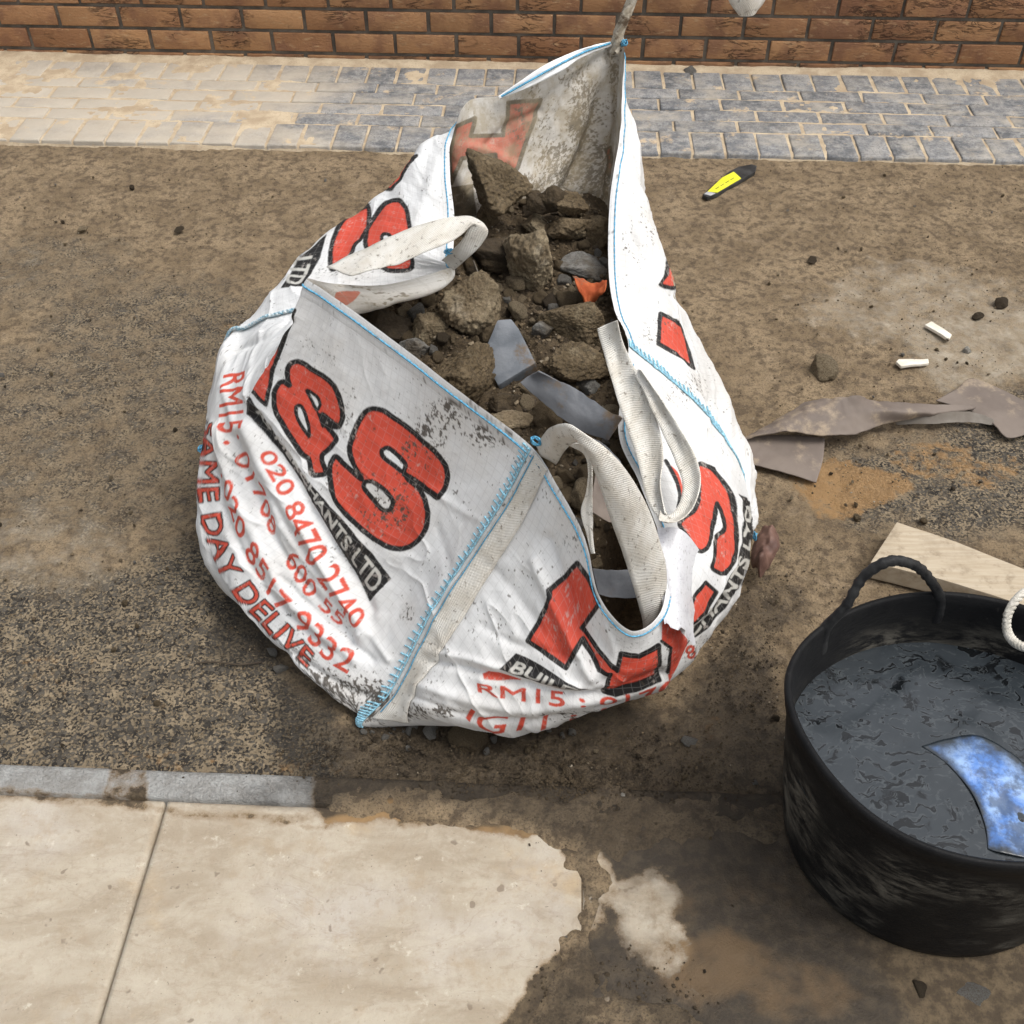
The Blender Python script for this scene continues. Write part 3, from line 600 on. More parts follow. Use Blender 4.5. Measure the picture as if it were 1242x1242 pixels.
paint(LC, smooth(T(*o5, [(270,85),(330,110),(390,190),(425,280),(436,400),(440,500),(420,565),(385,612),(320,580),(345,530),(355,425),(385,400),(375,310),(345,260),(335,420),(310,480),(270,505),(235,480),(200,420),(165,370),(200,335),(250,305),(265,250),(262,180),(252,100)])), 'red', 'black', 2.7)
paint(LC, smooth(T(*o5, [(120,90),(165,130),(205,220),(205,300),(160,315),(172,240),(150,160)])), 'red')
paint(LC, smooth(T(*o5, [(95,60),(130,120),(168,180),(178,240),(160,315)]), closed=False), None, 'black', 2.4, closed=False)
paint(LC, T(*o5, [(300,645),(345,690),(290,790),(240,850),(225,800),(255,710)]), 'red', 'black', 2.2)
paint(LC, T(*o5, [(455,225),(498,268),(512,400),(505,480),(455,650),(385,770),(300,870),(200,950),(265,850),(325,760),(395,650),(445,560),(465,430),(462,300)]), 'black')
write(LC, 'CHANTS LTD', T(*o5, [(235,915),(305,840),(385,755),(448,650),(488,540),(500,420),(500,290)]), T(*o5, [(240,885),(285,800),(348,725),(415,620),(455,520),(472,410),(474,285)]), 'cream', .015)
LD = blank()                           # far right panel
o6 = ((680, 320), 3.105)
paint(LD, T(*o6, [(372,190),(452,238),(500,395),(440,350),(366,303)]), 'red', 'black', 2.4)
paint(LD, T(*o6, [(382,-30),(410,30),(420,98),(376,76),(388,50)]), 'red', 'black', 1.8)
LE = blank()                           # far left panel (outer face) and the back wall seen from inside
o7 = ((340, 180), 4.436); o8 = ((520, 0), 4.436)
paint(LE, smooth(T(*o7, [(600,278),(645,280),(682,330),(697,420),(712,520),(718,660),(560,660),(458,540),(468,430),(510,350),(560,300)])), 'red', 'black', 2.8)
paint(LE, smooth(T(*o7, [(545,480),(560,462),(590,466),(640,560),(640,600),(560,520)])), 'white', 'black', 2.2)
paint(LE, smooth(T(*o7, [(478,308),(472,400),(440,490),(400,520),(372,590),(330,620),(258,650),(285,500),(320,420),(380,350),(440,318)])), 'red', 'black', 2.8)
paint(LE, T(*o7, [(735,40),(690,90),(640,180),(600,222),(555,228),(590,170),(640,120),(690,60)]), 'red', 'black', 1.8)
paint(LE, T(*o7, [(600,140),(565,200),(510,262),(440,285),(480,230),(560,160)]), 'red', 'black', 1.8)
paint(LE, T(*o7, [(255,470),(100,600),(10,760),(125,755),(175,650),(215,590)]), 'black')
write(LE, 'LTD', T(*o7, [(88,600),(55,665),(30,735)]), T(*o7, [(178,580),(150,660),(120,745)]), 'cream', .02)
LF = blank()
paint(LF, T(*o8, [(428,552),(605,538),(580,630),(520,780),(480,900),(455,935),(360,885),(350,832),(180,852),(120,985),(112,850),(140,680),(245,635),(222,732),(402,728),(425,640)]), 'red', 'black', 2.6)
paint(LF, T(*o8, [(100,1010),(240,990),(260,1160),(100,1200)]), 'black')
paint(LF, T(*o8, [(135,1055),(185,1040),(175,1090),(140,1100)]), None, 'cream', .9)
paint(LF, T(*o8, [(925,800),(980,790),(990,930),(970,950)]), 'red', 'black', 1.5)
LG = blank()
paint(LG, smooth(T(*o7, [(300,770),(440,765),(400,820),(350,850),(290,810)])), 'red')

INKC = np.array([(.78, .785, .785), (.66, .085, .05), (.014, .013, .013), (.55, .54, .50)])
def blur3(a):
    p = np.pad(a, 1, mode='edge'); return (p[1:-1, 1:-1] * 2 + p[:-2, 1:-1] + p[2:, 1:-1] + p[1:-1, :-2] + p[1:-1, 2:]) / 6
def ink_at(A, m):
    fx = np.clip((QX[m] - X0) * SCL, 0, AW - 1.01); fy = np.clip((QY[m] - Y0) * SCL, 0, AH - 1.01)
    i = fy.astype(int); j = fx.astype(int); out = 0
    for di in (-1, 0, 1):
        for dj in (-1, 0, 1):
            out = out + INKC[A[np.clip(i + di, 0, AH - 1), np.clip(j + dj, 0, AW - 1)]]
    return out / 9
C = np.tile(INKC[0], (len(U), 1))
for A, u0, u1, v0, v1 in ((LF, 0, 4.6, 0, 4), (LE, 4.6, 9, .02, 3.6), (LG, 9, 12, 0, 1.2), (LB, 9.3, 17, 1.6, 4.95), (LA, 11.95, 17, 0, 4.2), (LC, 17, 27, 0, 4.95), (LD, 27, 33, 0, 4.9)):
    m = (U >= u0) & (U <= u1) & (V >= v0) & (V <= v1)
    if A is LA:
        col = ink_at(A, m); hit = np.abs(col - INKC[0]).sum(1) > .02; idx = np.where(m)[0][hit]; C[idx] = col[hit]
    else: C[m] = ink_at(A, m)
# worn ink, general greying
n1 = fbm(AU * 60, AV * 60, 0, 61); n2 = fbm(AU * 300, AV * 300, 0, 62, 2)
wear = sstep(.62, .75, n1 * .6 + n2 * .4)[:, None] * .5
inked = (np.abs(C - INKC[0]).sum(1) > .1)[:, None]
C = np.where(inked, C * (1 - wear) + np.array([.55, .5, .46]) * wear, C)
C *= (1 - .06 * sstep(.4, .7, fbm(AU * 8, AV * 8, 0, 63)))[:, None]
seam_h = sstep(.030, .0285, AV) * .03
# dirt: (u range, x, y, rx, ry, amount) in photo pixels, where the mud is
dirts = [((12,17),560,500,60,28,.55),((12,17),515,540,28,45,.62),((12,17),470,620,42,32,.5),((12,17),440,600,30,40,.4),((12,17),600,520,45,28,.6),((12,17),415,490,30,40,.35),((12,17),420,420,60,40,.22),
 ((12,17),495,740,12,18,.6),((12,17),430,660,20,30,.35),((12,17),400,845,70,34,.85),((12,17),440,870,40,22,.8),((12,17),360,800,30,30,.3),((12,18),455,860,30,25,.9),((17,27),500,865,60,12,.75),((17,27),690,700,20,20,.2),((17,27),620,610,20,25,.4),
 ((17,27),690,640,20,30,.3),((17,27),640,800,60,20,.25),((17,27),780,800,60,25,.3),((17,27),860,790,30,25,.5),((17,27),700,870,90,12,.4),((27,33),790,250,20,60,.4),((27,33),800,400,22,30,.4),((27,33),765,300,16,50,.35),((27,33),845,470,16,20,.5),((17,27),820,480,30,20,.35),
 ((0,5),708,140,24,55,.95),((0,5),690,200,40,30,.9),((0,5),728,205,26,50,.85),((0,5),745,110,12,70,.6),((0,5),660,225,40,22,.75),((0,5),700,90,30,20,.5),((0,5),650,150,55,60,.42),((0,5),590,240,60,20,.6),((5,9),430,330,60,15,.4),
 ((9,12.2),450,360,60,20,.45),((9,13),285,600,30,80,.15),((12,17),350,720,120,120,.12),((17,27),600,820,200,60,.15)]
D = np.zeros(len(U))
sp = fbm(AU * 170, AV * 170, 0, 71, 3); sp2 = fbm(AU * 30, AV * 30, 0, 72, 4); sp3 = vnoise(AU * 420, AV * 420, 0, 73)
for (u0, u1), x, y, rx, ry, s_ in dirts:
    m = (U >= u0) & (U <= u1) & (V < 5.5); d = np.hypot((QX[m] - x) / rx, (QY[m] - y) / ry); D[m] = np.maximum(D[m], s_ * sstep(1.6, .3, d))
dd = D + (sp - .5) * 1.3 + (sp2 - .5) * .8 + (sp3 - .5) * .7
dk = sstep(.60, .86, dd) * np.clip(D * 3, 0, 1)
stray = sstep(.735, .80, fbm(AU * 210, AV * 210, 0, 75, 2) * .7 + sp2 * .3)
dk = np.maximum(dk, stray * .8); film = np.clip(D, 0, 1) * .38 + .12 * sstep(.45, .7, fbm(AU * 14, AV * 14, 0, 77)) + .25 * sstep(4.0, 5.2, V)
C = C * (1 - film[:, None]) + C * np.array([.62, .53, .42]) * film[:, None]
dc = np.array([.062, .050, .038]) * (.6 + .9 * sp3[:, None]); C = C * (1 - dk[:, None] * .92) + dc * dk[:, None] * .92
C2 = C.reshape(nu, nv, 3)

def cloth_material(name, back=True, weave=1.0, tint=None):
    t = NT(name); uv = t.uv(); base = t.attr('ink').outputs['Color'] if tint is None else tint
    sep = t.n('ShaderNodeSeparateXYZ'); t.l(uv, sep.inputs[0])
    wx = t.math('SINE', t.math('MULTIPLY', sep.outputs[0], 2600)); wy = t.math('SINE', t.math('MULTIPLY', sep.outputs[1], 2600)); wv = t.math('MULTIPLY', wx, wy)
    str_ = t.noise(t.mapping(uv, sc=(900, 60, 1)), 1, 3, .6); str2 = t.noise(t.mapping(uv, sc=(60, 900, 1)), 1, 3, .6)
    col = base
    m = t.math('ADD', t.math('MULTIPLY', str_, .5), t.math('MULTIPLY', str2, .5))
    col = t.mix(t.ramp(m, .38, .62, .20, 0), col, t.mix(1.0, col, (.60, .59, .57), 'MULTIPLY'))
    gl = t.math('MAXIMUM', t.ramp(t.math('SINE', t.math('MULTIPLY', sep.outputs[0], 420)), .93, 1), t.ramp(t.math('SINE', t.math('MULTIPLY', sep.outputs[1], 420)), .93, 1)); col = t.mix(t.math('MULTIPLY', gl, .20), col, (.35, .34, .33))
    if back:
        g = t.geo(); bc = t.mix(.42, col, (.36, .31, .225)); bc = t.mix(t.ramp(t.noise(uv, 14, 7, .7), .42, .62, 0, .65), bc, (.34, .28, .185))
        bc = t.mix(t.ramp(t.noise(uv, 130, 4, .7), .6, .75, 0, .6), bc, (.10, .08, .06))
        col = t.mix(g.outputs['Backfacing'], col, bc)
    h = t.math('ADD', t.math('MULTIPLY', wv, .25), t.math('ADD', str_, str2))
    nrm = t.bump(h, .35 * weave, .0012); nrm = t.bump(t.noise(t.mapping(uv, sc=(1, 1, 1)), 55, 5, .6), .3, .004, nrm)
    t.fin(col, .62, nrm, .35)
    tr = t.n('ShaderNodeBsdfTranslucent'); t.l(col, tr.inputs[0]); t.l(nrm, tr.inputs['Normal']); mx = t.n('ShaderNodeMixShader'); mx.inputs[0].default_value = .16
    t.l(t.b.outputs[0], mx.inputs[1]); t.l(tr.outputs[0], mx.inputs[2]); t.l(mx.outputs[0], t.out.inputs[0])
    return t.m
cloth = cloth_material('printed_woven_polypropylene')
webbing_mat = None
bag = empty('bulk_bag', (-.05, 1.7, 0)); tag(bag, 'white woven bulk bag with red and black lettering, full of rubble', 'builders bag')
UVG = np.stack([AU, AV], 1).reshape(nu, nv, 2)
def panel(u0, u1, label=None):
    a = int(np.searchsorted(us, u0)); b = int(np.searchsorted(us, u1)) + 1
    me = mesh_np('side_panel', S1[a:b].reshape(-1, 3), grid_faces(b - a, nv)); cattr(me, 'ink', C2[a:b].reshape(-1, 3)); uvset(me, UVG[a:b].reshape(-1, 2))
    ob = link('side_panel', me, cloth, bag)
    if label: ob['label'] = label
    return ob
panel(0, 9, 'far left side panel, lifted at the back corner, its muddy inside showing')
panel(9, 17, 'front left side panel with large lettering and phone numbers')
panel(17, 27, 'front right side panel slumped outwards under the open mouth')
panel(27, 33, 'narrow bright right side panel pulled up to the back corner')

# ---- webbing and threads
def web_material():
    t = NT('cream_webbing'); uv = t.uv(); sep = t.n('ShaderNodeSeparateXYZ'); t.l(uv, sep.inputs[0])
    a = t.math('ADD', sep.outputs[0], sep.outputs[1]); b = t.math('SUBTRACT', sep.outputs[0], sep.outputs[1])
    h = t.math('ADD', t.math('MULTIPLY', t.math('SINE', t.math('MULTIPLY', sep.outputs[0], 1700)), t.math('SINE', t.math('MULTIPLY', sep.outputs[1], 1700))), t.math('MULTIPLY', t.noise(uv, 300, 3, .6), 1.2))
    c = t.mix(t.ramp(t.noise(uv, 18, 5, .6), .35, .65), (.72, .70, .65), (.60, .56, .49))
    c = t.mix(t.ramp(h, -.3, .4, .30, 0), c, (.40, .35, .28)); c = t.mix(t.ramp(t.noise(uv, 90, 6, .7), .55, .68, 0, .8), c, (.15, .12, .085))
    return t.fin(c, .75, t.bump(h, .6, .0015), .3)
web = web_material()
def ribbon(name, e1, e2, parent, mat, n=90, thick=.0018, bow=.0, k=9, ffun=None):
    A_ = cr([P(*q) for q in e1], n); B_ = cr([P(*q) for q in e2], n); pts = []
    L = np.concatenate([[0], np.cumsum(np.linalg.norm(np.diff(A_, axis=0), axis=1))])
    wd = np.linalg.norm(B_ - A_, axis=1); uv = []
    tn = np.gradient((A_ + B_) / 2, axis=0); nn = np.cross(B_ - A_, tn); nn /= np.linalg.norm(nn, axis=1)[:, None] + 1e-9
    for q in range(k):
        f = q / (k - 1); off = bow * math.sin(math.pi * f) + .0006 * math.sin(f * 40)
        wob = (fbm(L * 25 + 3 * f, L * 0 + f * 3, 0, 91, 3) - .5) * .006
        pts.append(A_ * (1 - f) + B_ * f + nn * (off + wob)[:, None] if not np.isscalar(off + wob) else 0); uv.append(np.stack([L, wd * f], 1))
    G_ = np.stack(pts, 1).reshape(-1, 3); UV_ = np.stack(uv, 1).reshape(-1, 2)
    me = mesh_np(name, G_, grid_faces(n, k)); uvset(me, UV_); ob = link(name, me, mat, parent)
    md = ob.modifiers.new('thickness', 'SOLIDIFY'); md.thickness = thick; md.offset = 0
    return ob
def TY(org, sc_, pts, ys): return [(org[0] + x / sc_, org[1] + y / sc_, yy) for (x, y), yy in zip(pts, ys)]
# left loop
ribbon('lifting_loop', TY(*o7, [(250,640),(450,540),(700,430),(850,383),(960,365),(1040,370),(1117,440),(1080,520),(1010,590),(935,655)], [1.71,1.73,1.75,1.76,1.77,1.77,1.75,1.745,1.745,1.76]),
       TY(*o7, [(385,690),(520,645),(640,620),(780,560),(900,510),(985,455),(1025,395),(985,480),(930,545),(870,600)], [1.655,1.665,1.68,1.70,1.72,1.735,1.75,1.75,1.755,1.77]), bag, web)
# front loop
o9 = ((450, 480), 2.484)
ribbon('lifting_loop', TY(*o9, [(500,150),(535,100),(590,84),(650,118),(720,170),(780,240),(840,350),(878,470),(890,560),(878,650),(840,700)], [1.29,1.25,1.22,1.20,1.19,1.18,1.18,1.18,1.175,1.16,1.15]),
       TY(*o9, [(560,205),(590,158),(625,140),(655,180),(690,270),(725,380),(760,480),(785,560),(805,630),(820,690),(815,720)], [1.27,1.24,1.22,1.20,1.18,1.165,1.155,1.15,1.15,1.15,1.15]), bag, web, bow=.006)
ribbon('lifting_loop', TY(*o9, [(595,150),(640,175),(655,230),(648,290),(632,350),(650,420),(664,475)], [1.235,1.225,1.215,1.205,1.19,1.17,1.155]),
       TY(*o9, [(640,138),(664,180),(668,240),(668,300),(668,370),(670,430),(674,475)], [1.22,1.215,1.21,1.20,1.18,1.165,1.15]), bag, web)
# right loop
yz = lambda y: float(np.interp(y, [390, 420, 470, 520, 585, 610, 640], [1.60, 1.585, 1.50, 1.425, 1.335, 1.30, 1.255]))
def R3(pts, d=0): return [(680 + x / 3.105, 320 + y / 3.105, yz(320 + y / 3.105) - d) for x, y in pts]
ribbon('lifting_loop', R3([(137,245),(160,330),(190,430),(220,530),(258,640),(290,740),(310,830),(335,910),(375,962)]), R3([(212,214),(232,290),(268,370),(305,450),(345,540),(375,640),(385,730),(375,830),(392,940)], .015), bag, web, bow=.008)
ribbon('lifting_loop', R3([(270,400),(330,520),(385,640),(430,740),(458,820),(452,890),(425,935),(390,945),(375,930)], .02), R3([(300,400),(380,510),(450,620),(500,710),(524,790),(518,870),(482,938),(430,972),(372,965)], .035), bag, web, bow=.006)
# back corner loop, twisted into a rope and carried up and over
tp_ = cr([P(747,62,2.40), P(749,48,2.405), P(756,24,2.41), P(768,-3,2.42), P(783,-48,2.42), P(790,-62,2.42)], 120); mb = MB()
for q in range(4):
    th = np.linspace(0, 9, 120) + q * 1.57; off = np.stack([np.cos(th), np.sin(th), .3 * np.cos(th)], 1) * .0065; c_, f_ = tube_co(tp_ + off, .0068 + .0012 * np.sin(np.linspace(0, 30, 120) + q), 8); mb.add(c_, f_)
mb.build('twisted_loop_neck', simple('dirty_twisted_webbing', (.46, .42, .35), (.30, .255, .19), 35, .85, .8, 160, .003, dirt=.45), bag)
tw = ribbon('lifting_loop', [(775,-50,2.43),(820,-92,2.42),(888,-88,2.41),(920,-50,2.40),(929,-8,2.40),(916,13,2.40)],
       [(795,-35,2.42),(830,-50,2.41),(865,-46,2.40),(880,-22,2.39),(884,0,2.38),(897,18,2.385)], bag, web, thick=.008, bow=.014)
# webbing sewn down the front corner
vv = np.linspace(.02, 4.6, 110); wpts = []
for f in np.linspace(0, 1, 7):
    wpts.append(surf2(17.10 + f * (.50 - .05 * vv / 4.6), vv, .0022 + .0008 * math.sin(f * 9)))
Gw = np.stack(wpts, 1); Lw = np.concatenate([[0], np.cumsum(np.linalg.norm(np.diff(Gw[:, 0], axis=0), axis=1))])
me = mesh_np('corner_webbing', Gw.reshape(-1, 3), grid_faces(110, 7, True)); uvset(me, np.stack([np.repeat(Lw, 7), np.tile(np.linspace(0, .045, 7), 110)], 1))
ob = link('corner_webbing', me, web, bag); md = ob.modifiers.new('thickness', 'SOLIDIFY'); md.thickness = .0015; md.offset = 1
def thread_mat(name, c):
    t = NT(name); o = t.obj(); n = t.ramp(t.noise(o, 240, 3, .6), .4, .6); cc = t.mix(n, c, tuple(x * .55 + .02 for x in c)); cc = t.mix(t.ramp(t.noise(o, 40, 5, .7), .55, .7, 0, .75), cc, (.16, .14, .12))
    return t.fin(cc, .7, t.bump(t.noise(o, 500, 2, .5), .5, .001), .3)
blue = thread_mat('blue_thread', (.10, .37, .58)); paleblue = thread_mat('pale_blue_thread', (.30, .58, .72))
def hem_line(u0, u1, dist=.013, r=.0013, n=None, name='hem_stitching'):
    n = n or int((u1 - u0) * 34); uu = np.linspace(u0, u1, n); p = surf2(uu, v_at(uu, dist), .0024)
    p[:, 2] += .0003 * np.sin(np.arange(n) * 1.9)
    mb = MB(); c_, f_ = tube_co(p, r * (1 + .25 * np.sin(np.arange(n) * 1.9)), 6); mb.add(c_, f_); return mb.build(name, blue, bag)
hem_line(.15, 8.9, .014); hem_line(9.1, 16.95, .013, .0016); hem_line(17.05, 26.8, .012); hem_line(27.05, 32.8, .012)
# doubled hem band standing 1.5 mm proud of the panel
def hem_band(u0, u1, wd=.03):
    n = int((u1 - u0) * 30); uu = np.linspace(u0, u1, n); L = np.interp(uu, us, arc_u); P_ = []; UV_ = []; CC = []
    for k, f in enumerate(np.linspace(0, 1, 6)):
        v = v_at(uu, wd * f); off = .0002 if k == 0 else (.0004 if k == 5 else .0016)
        P_.append(surf2(uu, v, off)); UV_.append(np.stack([L, np.full(n, wd * f)], 1))
        fi = np.interp(uu, us, np.arange(nu)).astype(int); fj = np.interp(v, vs, np.arange(nv)).astype(int); CC.append(C2[fi, fj])
    me = mesh_np('hem', np.stack(P_, 1).reshape(-1, 3), grid_faces(n, 6)); uvset(me, np.stack(UV_, 1).reshape(-1, 2)); cattr(me, 'ink', np.stack(CC, 1).reshape(-1, 3)); link('hem', me, cloth, bag)
hem_band(12.1, 16.98); hem_band(27.05, 32.5, .022); hem_band(5.0, 8.8, .026); hem_band(17.7, 23.0, .02)
ribbon('hem', [(744,50,2.408),(709,58,2.35),(664,77,2.285),(633,97,2.255),(604,117,2.235)], [(744,55,2.405),(709,68,2.345),(678,88,2.285),(641,106,2.25),(606,120,2.232)], bag, simple('white_hem_cloth', (.76, .765, .765), (.70, .70, .69), 30, .65, .4, 300, .001), n=60, thick=.0015)
hl = cr([P(740,52.5,2.398), P(709,63,2.342), P(671,82,2.28), P(637,101,2.247), P(608,117,2.229)], 90); mb = MB(); c_, f_ = tube_co(hl, .0022, 6); mb.add(c_, f_); mb.build('hem_stitching', blue, bag)
# overlocked corner seams: ladder of stitches
def ladder(u, v0, v1, n, side, reach, name='overlock_seam'):
    mb = MB(); vv = np.linspace(v0, v1, n * 5); p = surf2(np.full(len(vv), u), vv, .0022); c_, f_ = tube_co(p, .0016, 6); mb.add(c_, f_)
    p2 = surf2(np.full(len(vv), u + side * reach * .35), vv, .0018); c_, f_ = tube_co(p2, .0009, 5); mb.add(c_, f_)
    for k in range(n):
        v = v0 + (v1 - v0) * (k + .5) / n; q = np.linspace(0, 1, 5); jit = random.uniform(.8, 1.15)
        pp = surf2(u + side * reach * jit * q, np.full(5, v) - .02 * q, .0016); c_, f_ = tube_co(pp, .0016 + .0006 * (1 - q), 5); mb.add(c_, f_)
    return mb.build(name, paleblue, bag)
ladder(17.0, .05, 4.2, 44, -1, .16); ladder(17.0, 4.25, 5.0, 12, -1, .3); ladder(27.0, .02, 4.0, 40, 1, .16)
mb = MB(); uu = np.full(60, 17.14); c_, f_ = tube_co(surf2(uu, np.linspace(.1, 4.4, 60), .005), .0011, 5); mb.add(c_, f_); mb.build('webbing_stitch', blue, bag)
# cord twisted round the left seam and knots of thread
for (x, y, yy, r) in ((650, 535, 1.275, .008), (545, 305, 1.765, .009), (757, 52, 2.395, .008), (915, 650, 1.5, .009), (246, 545, 1.6, .009)):
    mb = MB(); base = P(x, y, yy)
    for q in range(5):
        th = np.linspace(0, 2 * math.pi * 1.3, 26) + q * 1.3; ax = rng.normal(size=3); ax /= np.linalg.norm(ax); b1 = np.cross(ax, [0, 0, 1.]); b1 /= np.linalg.norm(b1); b2 = np.cross(ax, b1)
        c_, f_ = tube_co(base + r * (np.cos(th)[:, None] * b1 + np.sin(th)[:, None] * b2) * rng.uniform(.6, 1.1), .0013, 5); mb.add(c_, f_)
    mb.build('thread_knot', blue, bag)
cp = surf2(np.full(120, 9.0), np.linspace(1.95, 4.5, 120), .005); mb = MB()
for q, m_ in ((0, 'a'), (2.09, 'b'), (4.19, 'c')):
    th = np.linspace(0, 2 * math.pi * 16, 120) + q; off = np.stack([np.cos(th) * .5, np.sin(th), np.cos(th + 1)], 1) * .003; c_, f_ = tube_co(cp + off, .0028, 6); mb.add(c_, f_)
mb.build('seam_cord', simple('pale_cord', (.62, .66, .66), (.16, .34, .44), 160, .8, .5, 200, .002), bag)
# torn document pouch hanging below the right side of the mouth
fl = [[(797,640,1.275),(830,645,1.262),(868,700,1.255)],[(800,670,1.225),(828,690,1.21),(850,722,1.22)],[(803,715,1.175),(825,725,1.165),(842,745,1.178)],[(804,758,1.12),(824,765,1.118),(841,772,1.135)]]
g = np.array([[P(*q) for q in r] for r in fl]); rws = [cr(r, 16) for r in g]; gg = np.stack([cr([rws[k][i] for k in range(4)], 24) for i in range(16)])
gg[:, :, 2] += .006 * (fbm(gg[:, :, 0] * 40, gg[:, :, 1] * 40, 0, 8) - .5); gg[:, -1, 2] += (fbm(np.arange(16) * .45, np.zeros(16), 0, 4) - .5) * .05; gg[:, -2, 2] += (fbm(np.arange(16) * .45, np.zeros(16), 0, 4) - .5) * .025
gg[13:, -2:, 2] -= .02; gg[13:, -2:, 0] += .006
me = mesh_np('torn_pouch', gg.reshape(-1, 3), grid_faces(16, 24)); uvset(me, gg.reshape(-1, 3)[:, :2])
t = NT('milky_plastic_film'); o = t.obj(); cc = t.mix(t.ramp(t.noise(o, 60, 5, .7), .5, .7, 0, .6), (.50, .50, .52), (.34, .33, .37)); cc = t.mix(t.ramp(t.noise(t.mapping(o, sc=(3, 1, 1)), 130, 4, .7), .56, .68, 0, .7), cc, (.16, .14, .14))
link('torn_pouch', me, t.fin(cc, .35, t.bump(t.noise(o, 50, 5, .6), .5, .004), .5), bag)

# ------------------------------------------------------------------ rubble
def stone_material(name, a, b, pale, crumb=.6, dark=(.05, .04, .03)):
    t = NT(name); o = t.obj(); oi = t.n('ShaderNodeObjectInfo').outputs['Random']
    mp = t.n('ShaderNodeVectorMath', operation='ADD'); t.l(o, mp.inputs[0]); t.l(t.math('MULTIPLY', oi, 40), mp.inputs[1]); o = mp.outputs[0]
    c = t.mix(t.ramp(t.noise(o, 22, 6, .65), .38, .62), a, b); c = t.mix(t.ramp(t.noise(o, 14, 5, .6), .57, .7, 0, .8), c, pale)
    c = t.mix(t.ramp(t.noise(o, 9, 7, .75), .46, .60, 0, .6), c, (.12, .087, .05)); c = t.mix(t.ramp(t.noise(o, 160, 4, .7), .47, .63, 0, crumb), c, dark); c = t.mix(t.math('MULTIPLY', oi, .35), c, t.mix(1.0, c, (.6, .56, .52), 'MULTIPLY'))
    return t.fin(c, .93, t.bump(t.noise(o, 95, 8, .78), 1.0, .012), .2)
SM = {'brown': stone_material('earthy_rubble', (.16, .118, .068), (.24, .182, .112), (.32, .26, .17)),
      'tan': stone_material('tan_rubble', (.30, .23, .145), (.40, .325, .215), (.50, .43, .32), .45),
      'grey': stone_material('grey_concrete_rubble', (.21, .205, .19), (.29, .28, .26), (.38, .37, .34), .35),
      'dark': stone_material('dark_wet_rubble', (.05, .038, .026), (.095, .072, .047), (.14, .108, .073), .5),
      'white': stone_material('white_chip', (.55, .52, .46), (.62, .6, .55), (.7, .68, .64), .15)}
def ico(sub):
    bm = bmesh.new(); bmesh.ops.create_icosphere(bm, subdivisions=sub, radius=1); bm.verts.ensure_lookup_table()
    v = np.array([tuple(x.co) for x in bm.verts]); f = np.array([[x.index for x in q.verts] for q in bm.faces]); bm.free(); return v, f
ICO = {k: ico(k) for k in (3, 4, 5, 6)}
def rock_mesh(seed, sub=4, planes=11, rough=.10, dims=(1, 1, 1), crumb=.03):
    rr = np.random.default_rng(seed); v, f = ICO[sub]; n = rr.normal(size=(planes, 3)); n /= np.linalg.norm(n, axis=1)[:, None]; d = rr.uniform(.58, 1.0, planes)
    dots = v @ n.T; r = np.where(dots > .05, d / np.maximum(dots, .05), 9); r = np.minimum(-np.log(np.exp(-np.minimum(r, 3) * 22).sum(1)) / 22, 1.25)
    s = v * 3 + seed * 7.7
    r = r * (1 + rough * (fbm(s[:, 0] * .7, s[:, 1] * .7, s[:, 2] * .7, seed) - .5) * 2 + crumb * (fbm(s[:, 0] * 4, s[:, 1] * 4, s[:, 2] * 4, seed + 3, 4) - .5) * 2)
    return mesh_np('rubble_piece', v * r[:, None] * np.array(dims), f)
def put(name, me, mat, loc, size, rot, label, cat, group=None):
    if not me.materials: me.materials.append(mat)
    o = bpy.data.objects.new(name, me); COL.objects.link(o); o.location = loc; o.scale = size if hasattr(size, '__len__') else (size,) * 3; o.rotation_euler = rot
    return tag(o, label, cat, group)
soil_poly = [(-.06,1.27),(.06,1.2),(.15,1.24),(.2,1.34),(.27,1.5),(.28,1.68),(.26,1.88),(.23,2.08),(.2,2.27),(.1,2.25),(-.03,2.2),(-.12,2.1),(-.26,1.97),(-.36,1.85),(-.42,1.7),(-.40,1.58),(-.30,1.46),(-.18,1.36)]
def fill_z(x, y):
    x = np.asarray(x, float); y = np.asarray(y, float)
    base = np.interp(y, [1.1, 1.22, 1.5, 1.75, 2.1, 2.4], [.17, .22, .345, .41, .455, .45]); d = sdf(x, y, soil_poly)
    return base - .2 * sstep(-.07, .03, d) * (1 - .7 * sstep(1.95, 2.1, y)) + (fbm(x * 9, y * 9, 0, 81) - .5) * .05
gx, gy = np.meshgrid(np.arange(-.56, .5, .0035), np.arange(1.08, 2.42, .0035), indexing='ij'); sh = gx.shape
zz = fill_z(gx.ravel(), gy.ravel()) + (fbm(gx.ravel() * 30, gy.ravel() * 30, 0, 82) - .5) * .032 + (fbm(gx.ravel() * 110, gy.ravel() * 110, 0, 83, 3) - .5) * .012
d = sdf(gx.ravel(), gy.ravel(), soil_poly); co = np.stack([gx.ravel(), gy.ravel(), zz], 1); ff = grid_faces(*sh, True); keep = (d[ff] < .012).all(1)
me = mesh_np('crushed_soil', co, ff[keep]); ob = link('crushed_soil', me, stone_material('loose_spoil', (.085, .063, .040), (.145, .108, .067), (.20, .155, .10), .6))
tag(ob, 'dark crumbly spoil filling the bag beneath and between the stones', 'soil', kind='stuff')

